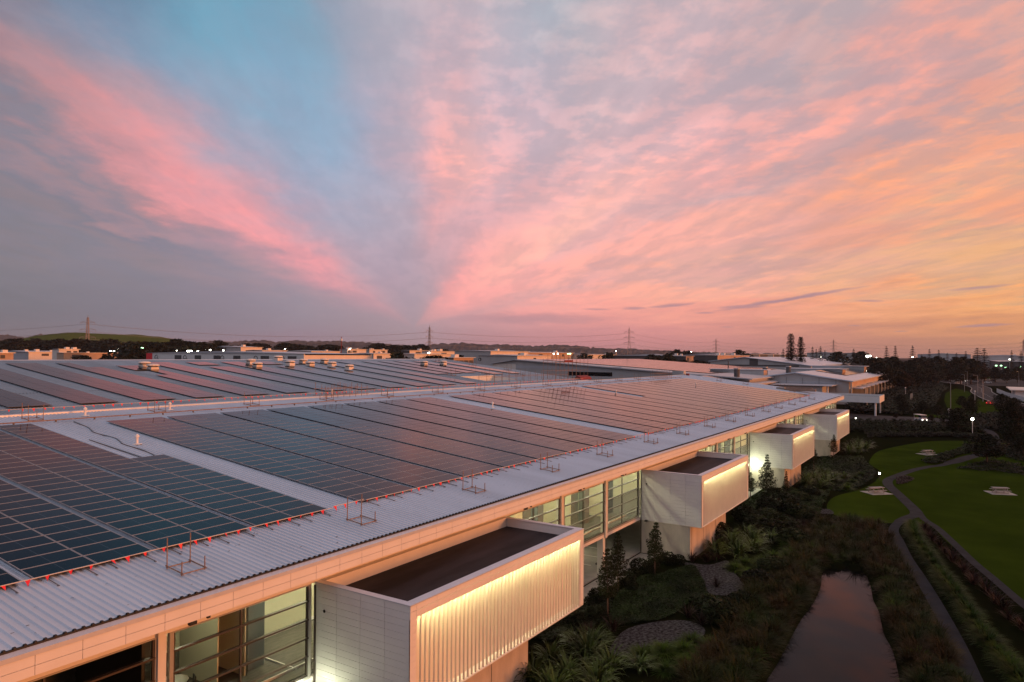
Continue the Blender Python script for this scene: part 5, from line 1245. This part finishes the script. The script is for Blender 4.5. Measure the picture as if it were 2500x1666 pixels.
# the white warehouse with dark doors and arched emblems
c = AT(742, 864, 300); Lw = ONX(360, 864, c.x); Rw = ONY(905, 880, c.y)
t = thing('door_warehouse', 'long white warehouse with dark square doors and arch emblems', 'warehouse', (c.x, c.y, 0)); D_ = Lw.y-c.y; z = c.z
m = MB(); m.box((0,0,0),(.5,D_,z)); m.box((40,0,0),(40.5,D_,z)); ob('front_wall', m, M_['white'], t)
m = MB(); m.box((.5,.1,0),(40,.6,z-.6)); ob('side_wall', m, M_['pale_shed'], t)
m = MB(); m.prism([(-.5,z-.05),(D_+.5,z-.05),(D_*.5,z+1.0)], 'x', -.4, 41); ob('roof', m, M_['shed_roof'], t)
for px0, px1 in ((427,443),(476,491),(522,538),(570,587),(637,657),(703,724)):
    a, b = ONX(px1, 870, c.x), ONX(px0, 870, c.x); m = MB(); m.box((-.15,a.y-c.y,1.0),(-.05,b.y-c.y,z-1.1)); ob('door', m, M_['dark_shed'], t)
for px in (382, 452, 543, 625, 690):
    a = ONX(px, 868, c.x); y = a.y-c.y; m = MB(); pts = [(-.12, y+1.3*math.cos(q*math.pi/10), z-2.6+1.5*math.sin(q*math.pi/10)) for q in range(11)]; m.tube(pts, .11, 5); m.tube([(-.12,y-1.9,z-2.9),(-.12,y-.4,z-2.6),(-.12,y+1.4,z-2.75)], .10, 5); ob('emblem', m, M_['black'], t)
a, b = ONX(372, 868, c.x), ONX(358, 868, c.x); m = MB(); m.box((-.2,a.y-c.y,1.0),(-.06,b.y-c.y,z-.2)); ob('red_panel', m, M_['red'], t)
# flame sign
p = AT(1172, 878, 398); t = thing('round_sign', 'round black sign with a white flame on the ribbed shed', 'sign', tuple(p)); t.rotation_euler = (0,0,0)
m = MB(); m.tube([(0,0,0),(-.3,0,0)], .95, 20); ob('disc', m, M_['black'], t); m = MB(); m.prism([(0,-.6),(.38,-.25),(.3,.15),(0,.7),(-.12,.3),(-.35,-.1),(-.25,-.45)], 'x', -.36, -.31); ob('flame', m, M_['white'], t)
# red lattice mast
p = AT(833, 866, 500); t = thing('radio_mast', 'thin red and white radio mast above the sheds', 'mast', (p.x, p.y, 0)); m = MB(); m.tube([(0,0,0),(0,0,p.z+12.5)], .28, 5); ob('pole', m, M_['redsheet'], t); m = MB(); m.lathe([(.3,p.z+9.5),(.8,p.z+9.8),(.8,p.z+11),(.3,p.z+11.3)], n=8); ob('head', m, M_['white'], t)
# curved row of houses at right (tiled roofs)
for i, (px, D) in enumerate(((2020,560),(2038,600),(2062,560),(2085,600),(2108,570),(2150,600))):
    p = AT(px, 880, D); t = thing('house', '%s low tiled house from the left in the row behind the halls' % nth(i), 'house', (p.x, p.y, 0), 0, 'tiled houses behind the halls')
    m = MB(); m.box((-6,-7,0),(6,7,9.5)); ob('wall', m, M_['tan_shed'], t); m = MB(); m.prism([(-8,9.3),(8,9.3),(0,13.2)], 'x', -7, 7); ob('roof', m, M_['brown_roof'], t)
# site cabins and hoarding at the right
t = thing('site_cabins', 'low white cabins with a pink flat roof behind the curved road', 'building', (0,0,0))
m = MB(); m.box((392,-24,0),(425,-18.4,3.4)); ob('cabin', m, M_['white'], t); m = MB(); m.box((390,-28,3.4),(428,-16.4,3.8)); ob('roof', m, M_['pale_shed'], t)
m = MB(); m.box((402,-18.45,1.0),(404,-18.38,2.8)); m.box((411,-18.45,.3),(413,-18.38,2.6)); ob('window', m, M_['carglass'], t)
t = thing('hoarding', 'curved white site hoarding beside the road', 'hoarding', (0,0,0)); m = MB(); hp = [(448,-13.2),(425,-14.4),(400,-15.8),(375,-18.4),(350,-21.5)]
for a, b in zip(hp, hp[1:]): m.beam((a[0],a[1],1.0),(b[0],b[1],1.0),.15,2.0)
ob('panel', m, M_['white'], t); m = MB()
for a in hp: m.tube([(a[0],a[1]-.2,0),(a[0],a[1]-.2,2.1)], .08, 5)
ob('post', m, M_['galv'], t)
t = thing('flag_banner', 'small orange feather banner standing in the planting beds', 'banner', (330, 18.5, 0)); m = MB(); m.tube([(0,0,0),(0,0,3.6)], .05, 5); ob('pole', m, M_['galv'], t); m = MB(); m.prism([(.05,.6),(.9,.9),(.8,3.2),(.05,3.6)], 'x', -.02, .02); ob('cloth', m, M_['tan_shed'], t)

# ---- pylons and wires
def pylon_mesh(h, sc=1.0):
    m = MB(); a = MB(); b = h*.085; w = .34*sc
    def hw(f): return b*(1-f/.55)+h*.022*(f/.55) if f < .55 else h*.022*(1-(f-.55)/.45*.55)
    fs = [0,.14,.27,.38,.48,.56,.64,.72,.80,.88,.95]
    for f0, f1 in zip(fs, fs[1:]):
        for sx in (-1, 1):
            for sy_ in (-1, 1): m.beam((sx*hw(f0),sy_*hw(f0),f0*h),(sx*hw(f1),sy_*hw(f1),f1*h),w)
        for s in (-1, 1):
            m.beam((-hw(f0),s*hw(f0),f0*h),(hw(f1),s*hw(f1),f1*h),w*.55); m.beam((hw(f0),s*hw(f0),f0*h),(-hw(f1),s*hw(f1),f1*h),w*.55)
            m.beam((s*hw(f0),-hw(f0),f0*h),(s*hw(f1),hw(f1),f1*h),w*.55); m.beam((-hw(f1),s*hw(f1),f1*h),(hw(f1),s*hw(f1),f1*h),w*.55)
    m.beam((0,0,.93*h),(0,0,h),w)
    arms = []
    for f in (.58,.72,.86):
        c = MB(); L = h*(.135 if f < .8 else .12); c.beam((0,-L,f*h),(0,L,f*h),w); c.beam((0,-L,f*h),(0,0,f*h+.04*h),w*.7); c.beam((0,L,f*h),(0,0,f*h+.04*h),w*.7)
        for s in (-1, 1): c.beam((0,s*L,f*h),(0,s*L,f*h-.035*h),w*.7)
        arms.append(c.mesh('crossarm', M_['pylon']))
    return m.mesh('tower', M_['pylon']), arms
PYL = [(213,769,868,45,'tallest pylon at left, standing before the green hill'),(1048,794,872,45,'brown lattice pylon above the sheds left of centre'),(1536,798,862,48,'pylon with three wide arms right of centre'),
       (1748,826,866,46,'smaller pylon right of the brown shed'),(2035,828,868,46,'distant pylon just right of the tall pines'),(2499,828,874,46,'pylon cut by the right edge of the view')]
TW = None; prev = None; tops = []
pyl_m = {}
for i, (px, ty, by, h, lab) in enumerate(PYL):
    D = F_PX*h/(by-ty); p = AT(px, by, D); hh_ = AT(px, ty, D).z; tops.append((p, hh_))
    if i not in pyl_m: pyl_m[i] = pylon_mesh(hh_, 1.0 if D < 1100 else 1.4)
    t = thing('pylon', lab, 'pylon', (p.x, p.y, 0), YAW+R_(12 if i == 0 else 60 if i == 1 else -8), 'pylons on the skyline')
    tm, ar = pyl_m[i]; link(bpy.data.objects.new('tower', tm), t)
    for a_ in ar: link(bpy.data.objects.new('crossarm', a_), t)
def span(a, b, za, zb_, sag, label, r=.07):
    t = thing('power_line', label, 'power line', (a.x, a.y, 0), 0, 'power lines between the pylons'); m = MB()
    for f in (.55,.69,.83):
        for s in (-4, 4):
            pts = []
            for k in range(13):
                q = k/12; p = a.lerp(b, q); pts.append((p.x-a.x, p.y-a.y+s, za*f*(1-q)+zb_*f*q-sag*4*q*(1-q)))
            m.tube(pts, r, 4)
    ob('wires', m, M_['pylon'], t)
end0 = AT(-500, 868, 900); end5 = AT(2900, 874, 1600)
span(end0, tops[0][0], 45, tops[0][1], 5, 'power line running left from the first pylon')
for i in range(5): span(tops[i][0], tops[i+1][0], tops[i][1], tops[i+1][1], 10 if i == 0 else 7, 'power line between the %s and %s pylons from the left' % (nth(i), nth(i+1)), .09)

# ---- hills
def hillmesh(name, prof, D, depth, material, rough=0.0, seed=1, nrow=10, zbase=-3):
    """a ridge seen edge-on: profile of (px, py) skyline points at distance D, falling away to the front and back"""
    r = random.Random(seed); m = MB(); P = []; xs = []
    for (a, ya), (b, yb) in zip(prof, prof[1:]):
        n = max(1, int(abs(b-a)/6))
        for k in range(n): t = k/n; t2 = t*t*(3-2*t); xs.append((a+(b-a)*t, ya+(yb-ya)*t2))
    xs.append(prof[-1]); rows_ = []
    for j in range(-nrow, nrow+1):
        row = []
        for (px, py) in xs:
            top = AT(px, py, D); f = math.cos(j/nrow*math.pi/2)**1.2 if abs(j) < nrow else 0
            d2 = D + depth*j/nrow; q = AT(px, 866, d2); z = zbase+(top.z-zbase)*f + (r.uniform(-1,1)*rough if abs(j) < nrow else 0); row.append(m.vert((q.x, q.y, z)))
        rows_.append(row)
    for A, B in zip(rows_, rows_[1:]):
        for i in range(len(A)-1): m.f.append((A[i], A[i+1], B[i+1], B[i]))
    o = ob(name, m, material, smooth_=not rough, fix=False); o['kind'] = 'structure'; return o
hillmesh('grass_hill', [(20,862),(40,835),(60,826),(90,820),(130,815.5),(165,812.5),(205,813),(215,814.5),(300,817.5),(325,817),(380,822),(430,829),(470,836),(540,846),(600,858)], 1500, 450, M_['grass_hill'])
hillmesh('far_hills', [(-60,818),(30,819),(52,825),(60,826),(100,816),(105,818),(140,840),(300,850),(480,838),(520,833),(560,836),(600,833),(640,831),(680,836),(720,833),(800,834),(860,835),(910,837),(960,842),(1010,846),(1040,845),(1075,840),(1120,838),(1180,842),(1240,843),(1300,846),(1360,843),(1400,845),(1460,850),(1540,853),(1620,857),(1700,860),(1800,863),(1900,864)], 4600, 900, M_['far_hill'], 7.0, 4, 8)

# ---- tall pines with tiered branches
def pine_mesh(h, w, tiers, r, gap=0.5, full=1.0, top=0.0):
    t = MB(); c = MB(); t.tube([(0,0,0),(0,0,h*.5),(0,0,h)], [h*.016,h*.011,h*.003], 6)
    for k in range(tiers):
        f = .14+.84*k/(tiers-1); reach = w*((1-f)**.62*full+top*(.35+.65*math.sin(f*9)**2*.2)); reach *= r.uniform(.8,1.1); z = h*f; n = 9; a0 = r.uniform(0,6.28)
        for i in range(n):
            a = a0+6.28*i/n+r.uniform(-.2,.2); L = reach*r.uniform(.75,1.1); d = Vector((math.cos(a), math.sin(a), 0)); e = Vector((0,0,z))+d*L+Vector((0,0,L*.22)); b = Vector((0,0,z)); s = Vector((-d.y, d.x, 0))
            t.beam(b, e, h*.004)
            for q in range(5):
                f0 = .12+.88*q/5; p = b.lerp(e, f0); ww = L*.30*(1.15-f0*.5); up = Vector((0,0,ww*.35))
                c.quad(p-s*ww*.2, p+d*ww*1.2+s*ww+up, p+d*ww*1.7+s*ww*.4+up, p+s*ww*.2); c.quad(p+s*ww*.2, p+d*ww*1.2-s*ww+up, p+d*ww*1.7-s*ww*.4+up, p-s*ww*.2)
            for q in range(9):
                p = b.lerp(e, r.uniform(.15,1.0)); sz = h*.011*r.uniform(.6,1.4); u = Vector((r.uniform(-1,1), r.uniform(-1,1), r.uniform(-.8,.8))).normalized(); v = u.cross(Vector((r.uniform(-1,1), r.uniform(-1,1), r.uniform(-1,1))).normalized())
                p = p+Vector((r.uniform(-1,1), r.uniform(-1,1), r.uniform(-.2,.6)))*h*.008; c.quad(p-u*sz-v*sz*.6, p+u*sz-v*sz*.6, p+u*sz+v*sz*.6, p-u*sz+v*sz*.6)
    return t.mesh('trunk', M_['bark']), c.mesh('crown', M_['dark_leaf'])
r3 = random.Random(21)
BIGP = [pine_mesh(30, 5.0, 30, r3, full=.85, top=.42) for _ in range(2)]
CONP = [pine_mesh(24, 4.6, 17, r3) for _ in range(3)]
def by_px(px, ty, by, D): p = AT(px, by, D); return p, AT(px, ty, D).z
for (px, ty, D, pr, sw, lab) in ((1931,815,500,BIGP[0],1.0,'tallest tiered pine of the pair on the skyline'),(1955,823,500,BIGP[1],1.0,'shorter tiered pine beside the tallest one')):
    p, z = by_px(px, ty, 880, D); put_tree('tiered_pine', lab, 'pine tree', pr, (p.x, p.y, 0), (z/30*sw, z/30*sw, z/30))
for i, (px, ty, D) in enumerate(((1912,852,560),(1984,847,620),(1993,853,640),(2003,846,600),(2014,856,700),(2036,862,600),(2084,852,600),(2164,846,560),(2186,845,560),(2228,844,560),(2269,853,600),(2292,855,620),(2313,862,560),(2335,862,600),(2358,858,640),(2386,850,520),(2403,851,540),(2470,856,620),(2493,858,560),(2250,866,560))):
    p, z = by_px(px, ty, 890, D); put_tree('tiered_pine', '%s pointed tiered pine from the left along the right skyline' % nth(i), 'pine tree', CONP[i % 3], (p.x, p.y, 0), (z/24*(.9 if i not in (15,16) else 1.5), z/24*(.9 if i not in (15,16) else 1.5), z/24), group='pointed pines on the right skyline')
def belt(specs, lab, group, kinds, byy=880, name='broad_tree', wf=1.0):
    for i, (px, ty, D) in enumerate(specs):
        p, z = by_px(px, ty, byy, D); s = max(z, 3)/10.0
        put_tree(name, lab % nth(i), 'tree', kinds[i % len(kinds)], (p.x, p.y, 0), (s*wf, s*wf, s), group=group)
belt([(px, ty+rnd.uniform(-2,2), D) for px, ty, D in ((2128,873,420),(2145,871,450),(2160,877,400),(2178,868,480),(2195,874,430),(2212,870,500),(2228,878,420),(2240,872,520),(2256,868,560),(2272,866,540),(2288,868,520),(2304,872,560),(2320,870,520),(2336,872,480),(2352,868,540),(2370,876,480),(2388,870,560),(2150,884,360),(2180,886,380),(2205,890,380),(2232,892,400),(2262,890,440),(2290,888,460),(2316,890,480),(2345,890,470),(2372,892,500),(2400,892,520),(2430,894,520),(2458,896,500),(2484,896,520),(2285,905,560),(2260,912,480),(2235,915,440))],
     '%s dark tree in the belt beyond the car park, counted from the left', 'trees beyond the car park', [FART[0], FART[1], AUT[0], FART[2], ROUNDT[0], AUT[1], FART[3]], 900)
belt([(px+rnd.uniform(-4,4), 828+rnd.uniform(-3,5), rnd.uniform(660,760)) for px in range(4, 290, 13)], '%s dark tree from the left in the belt under the green hill', 'trees under the green hill', FART, 866, wf=1.3)
belt([(px+rnd.uniform(-3,3), ty+rnd.uniform(-2,3), D) for px, ty, D in ((322,833,470),(334,832,460),(346,831,470),(360,832,480),(374,832,480),(388,834,480),(402,833,560),(418,832,560),(430,828,560),(444,830,560),(456,829,560),(468,833,560),(496,831,560),(502,838,560),(536,829,620),(328,845,440),(340,848,430))], '%s dark tree from the left in the clump right of the green hill', 'trees right of the green hill', FART, 868, wf=1.25)
belt([(600,838,800),(612,840,800),(632,836,800),(645,838,800),(684,838,760),(698,836,760),(712,838,760),(732,840,760),(746,842,760),(760,843,760),(786,842,700),(800,840,700),(814,841,700),(824,843,700),(913,838,900),(926,838,860),(938,843,900),(952,842,900),(966,841,900),(980,843,900),(994,842,900),(1008,844,900),(1024,839,900),(1036,843,900),(1072,850,700),(1084,852,700)], '%s dark tree from the left along the middle of the skyline', 'trees along the middle skyline', FART, 868, wf=1.3)
belt([(973,860,330),(1052,867,330),(1064,866,330),(1120,866,460),(1238,860,600),(1275,850,700),(1486,860,620),(1425,862,620),(1595,864,520),(1630,864,520),(1652,852,700),(1664,855,700),(1678,856,700),(1667,878,430),(1700,878,430),(1718,880,430),(1806,853,700),(1826,858,700),(2045,858,600),(2105,857,600),(200,866,420),(262,866,420),(305,868,420),(1325,874,330),(1345,876,330)], '%s dark tree standing among the sheds, counted along the list of roofs', 'trees among the sheds', FART+ROUNDT[:1], 878, wf=1.2)
# far treeline reading as one mass behind everything
m = MB(); r4 = random.Random(8)
for i in range(520):
    px = r4.uniform(1750, 2600) if i % 2 else r4.uniform(-80, 700); D = r4.uniform(1000, 1500); p = AT(px, 868, D); leafblob(m, (p.x, p.y, 4), 9, 16, r4, 2.6, .8)
o = ob('treeline', m, M_['far_leaf'], fix=False); tag(o, 'dark far treeline along the horizon', 'treeline', None, 'stuff')

# ---- street lamps, yard lamps, vehicles
def lamp_meshes():
    a = MB(); a.tube([(0,0,0),(0,0,4),(0,0,9)], [.11,.09,.06], 6); b = MB(); b.tube([(0,0,8.8),(0,.8,9.1),(0,2.0,9.2)], .05, 5); c = MB(); c.box((-.14,1.7,9.12),(.14,2.4,9.24))
    return a.mesh('pole', M_['galv']), b.mesh('arm', M_['galv']), c.mesh('lantern', M_['galv'])
LPM = lamp_meshes()
LAMPS = [(294.7,4.8,-1.2),(349.6,-5.6,1.6),(429.4,-4.7,.6),(441.9,1.0,-1),(541.1,-.4,-1),(752,16,1.2),(900,33,0),(636,41.5,.3),(688,-15.6,2),(686,-13,.4),(565,-28.5,1),(276,29.4,2.6)]
for i, (x, y, rz) in enumerate(sorted(LAMPS)):
    t = thing('street_lamp', '%s grey street lamp in distance, among road and car park' % nth(i), 'street lamp', (x, y, 0), rz, 'street lamps')
    for nm, me in zip(('pole', 'arm', 'lantern'), LPM): link(bpy.data.objects.new(nm, me), t)
for i, (x, y, h, lab) in enumerate(((201.1,-1.1,3.2,'short white post lamp, lit, by the path behind the lawn'),(308.6,-2.5,5.5,'white globe post lamp on the road verge'),(364,23.2,4.0,'white post lamp in the planting beds'),(230.5,4.2,3.4,'pinkish globe lamp by the drive end'))):
    t = thing('post_lamp', lab, 'post lamp', (x, y, 0)); m = MB(); m.tube([(0,0,0),(0,0,h)], .07, 6); ob('post', m, M_['white'], t); m = MB(); m.lathe([(.08,h),(.26,h+.1),(.3,h+.3),(.2,h+.5),(.05,h+.55)], n=10); ob('globe', m, M_['spot'] if i == 0 else M_['white'], t)
def yard_lamp(px, py, D, size, lab, mt='spot'):
    p = AT(px, py, D); t = thing('yard_lamp', lab, 'yard lamp', (p.x, p.y, 0), YAW, 'bright yard lamps on the skyline'); m = MB(); m.tube([(0,0,0),(0,0,p.z)], .18, 5); ob('pole', m, M_['galv'], t); m = MB(); m.box((-.3,-size*.6,p.z-size*.35),(.3,size*.6,p.z+size*.35)); ob('lamp_head', m, M_[mt], t)
YL = [(292,851,620),(270,857,480),(278,858,480),(378,857,500),(405,857,500),(432,857,540),(460,858,540),(467,857,540),(483,858,540),(482,850,560),(501,853,560),(513,855,540),(545,856,540),(696,853,700),(855,852,640),(816,851,700),(1352,864,555),(1362,864,555),(1504,858,900),(1688,859,900),(2003,871,600),(2118,870,560),(2125,869,560),(2140,874,560),(2228,872,560),(2465,878,620),(2313,863,900),(1047,862,420)]
for i, (px, py, D) in enumerate(YL):
    yard_lamp(px, py, D, 1.6 if px in (2118, 460, 292) else .75, '%s bright white yard lamp from the left on the skyline' % nth(sorted(range(len(YL)), key=lambda k: YL[k][0]).index(i)))
for i, (px, py, D) in enumerate(((347,850,455),(1387,864,550),(1392,864,550),(2222,908,520),(2228,908,520),(2432,893,610),(2444,893,610),(2455,898,610),(2492,896,620))):
    yard_lamp(px, py, D, 1.0, '%s green-tinted yard lamp from the left' % nth(i), 'greenlight')
def car(kind, paint):
    b = MB(); c = MB()
    if kind == 'van':
        b.prism([(-2.3,.35),(2.3,.35),(2.35,.95),(1.7,1.15),(1.2,1.95),(-2.3,2.0)], 'y', -.9, .9); c.prism([(1.15,1.25),(1.62,1.22),(1.22,1.85),(.8,1.85)], 'y', -.92, .92); c.box((-1.5,-.92,1.2),(.6,.92,1.75))
    else:
        b.prism([(-2.2,.35),(2.2,.35),(2.2,.75),(1.5,.92),(-2.15,.95)], 'y', -.86, .86); b.prism([(-1.9,.93),(1.1,.90),(.45,1.45),(-1.2,1.45)], 'y', -.72, .72); c.prism([(-1.75,.97),(.98,.95),(.40,1.38),(-1.15,1.38)], 'y', -.735, .735)
    bm_, cm = b.mesh('body', M_[paint]), c.mesh('cabin_glass', M_['carglass']); w = MB(); w.tube([(0,-.1,0),(0,.1,0)], .32, 12); wm = w.mesh('wheel', M_['tyre'])
    hl = MB(); hl.box((2.2,-.12,-.08),(2.26,.12,.08)); hm = hl.mesh('headlight', M_['headlamp']); tl = MB(); tl.box((-2.3,-.12,-.08),(-2.22,.12,.08)); tm = tl.mesh('tail_light', M_['taillamp'])
    return bm_, cm, wm, hm, tm
def put_car(lab, ms, x, y, rz, lights=False):
    t = thing('car', lab, 'car', (x, y, 0.02), rz, 'cars on the road and car park'); link(bpy.data.objects.new('body', ms[0]), t); link(bpy.data.objects.new('cabin_glass', ms[1]), t)
    for sx in (-1.4, 1.4):
        for s in (-.82, .82): o = link(bpy.data.objects.new('wheel', ms[2]), t); o.location = (sx, s, .32)
    if lights:
        for s in (-.6, .6):
            o = link(bpy.data.objects.new('headlight', ms[3]), t); o.location = (0, s, .68); o = link(bpy.data.objects.new('tail_light', ms[4]), t); o.location = (0, s, .75)
CW, CS_, CR, CD, CV = car('car','car_white'), car('car','car_silver'), car('car','car_red'), car('car','car_dark'), car('van','car_white')
put_car('white van driving on the far junction', CV, 563.9, 5.0, 2.0); put_car('silver car with bright headlights behind the van', CS_, 624, .5, 3.3, True); put_car('white car above the van at the junction', CW, 669.8, 4.2, 1.9)
put_car('silver car right of the headlights at the junction', CS_, 620, -5.2, 1.8); put_car('white car farther right at the junction', CW, 602.6, -12.6, 1.7); put_car('dark car beside the last white one at the junction', CD, 648.8, -16.2, 1.7)
put_car('white car parked by the far lamp in the left car park', CW, 669, 40.1, .8); put_car('white car parked under the dark trees', CW, 602.5, 25.8, 1.6); put_car('silver car at the mouth of the car park', CS_, 711.7, 19.1, 1.5); put_car('red car with tail lights on the near curve of the road', CR, 329.2, -7.4, -.2, True)
# small utility truck on the drive
t = thing('utility_truck', 'small white utility truck with a pale roof on the drive', 'truck', (229, 10.9, 0.02), 3.7)
m = MB(); m.box((-1.9,-.8,.45),(1.9,.8,.95)); m.box((.3,-.75,.95),(1.8,.75,1.25)); ob('body', m, M_['car_white'], t); m = MB(); m.prism([(.2,1.25),(1.75,1.25),(1.35,1.95),(.2,1.95)], 'y', -.74, .74); ob('cab_glass', m, M_['carglass'], t)
m = MB(); m.box((-2.0,-.9,1.95),(1.5,.9,2.05)); ob('roof', m, M_['pale_shed'], t); m = MB()
for x, y in ((-1.8,-.8),(-1.8,.8)): m.tube([(x,y,.9),(x,y,1.95)], .04, 5)
ob('roof_post', m, M_['galv'], t)
for sx in (-1.2, 1.2):
    for s in (-.75, .75): o = link(bpy.data.objects.new('wheel', CW[2]), t); o.location = (sx, s, .32)
for s in (-.55, .55): m = MB(); m.box((1.9,s-.14,.62),(1.95,s+.14,.80)); ob('headlight', m, M_['headlamp'], t)

# ---- furniture seen through the first office window
t = thing('meeting_table', 'rounded white meeting table inside the dim first office', 'table', (17.0, 28.4, 3.45)); m = MB(); m.prism([(-1.2,-.6),(1.0,-.6),(1.35,-.3),(1.45,0),(1.35,.3),(1.0,.6),(-1.2,.6)], 'z', .72, .76); ob('table_top', m, M_['white'], t); m = MB(); m.tube([(0,0,0),(0,0,.72)], .06, 8); ob('leg', m, M_['galv'], t)
for i, (x, y) in enumerate(((16.2,27.3),(17.2,27.2),(18.0,27.6))):
    t = thing('office_chair', ('black office chair on the left of the meeting table','black office chair in the middle by the meeting table','black office chair on the right of the meeting table')[i], 'office chair', (x, y, 3.45), i*.6, 'office chairs')
    m = MB(); m.box((-.24,-.24,.44),(.24,.24,.50)); ob('seat', m, M_['black'], t); m = MB(); m.box((-.22,-.27,.55),(.22,-.22,1.05)); ob('backrest', m, M_['black'], t); m = MB(); m.tube([(0,0,.06),(0,0,.44)], .03, 6)
    for k in range(5): a = k*1.257; m.beam((0,0,.07),(.3*math.cos(a),.3*math.sin(a),.04),.04)
    ob('base', m, M_['black'], t)

# ---- the evening air
hz = ob('haze', MB().box((-3100,-7100,-1.0),(14100,9100,150.0)), None, fix=True); hz['kind'] = 'stuff'; hz['label'] = 'thin evening haze lying over the whole district'; hz['category'] = 'haze'
hm_ = bpy.data.materials.new('evening_haze'); hm_.use_nodes = True; ht = hm_.node_tree; ht.nodes.clear()
ho = ht.nodes.new('ShaderNodeOutputMaterial'); hv = ht.nodes.new('ShaderNodeVolumePrincipled'); hv.inputs['Color'].default_value = (0.80,0.78,0.86,1); hv.inputs['Density'].default_value = 0.00005; hv.inputs['Anisotropy'].default_value = 0.0
ht.links.new(hv.outputs[0], ho.inputs['Volume']); hz.data.materials.append(hm_)
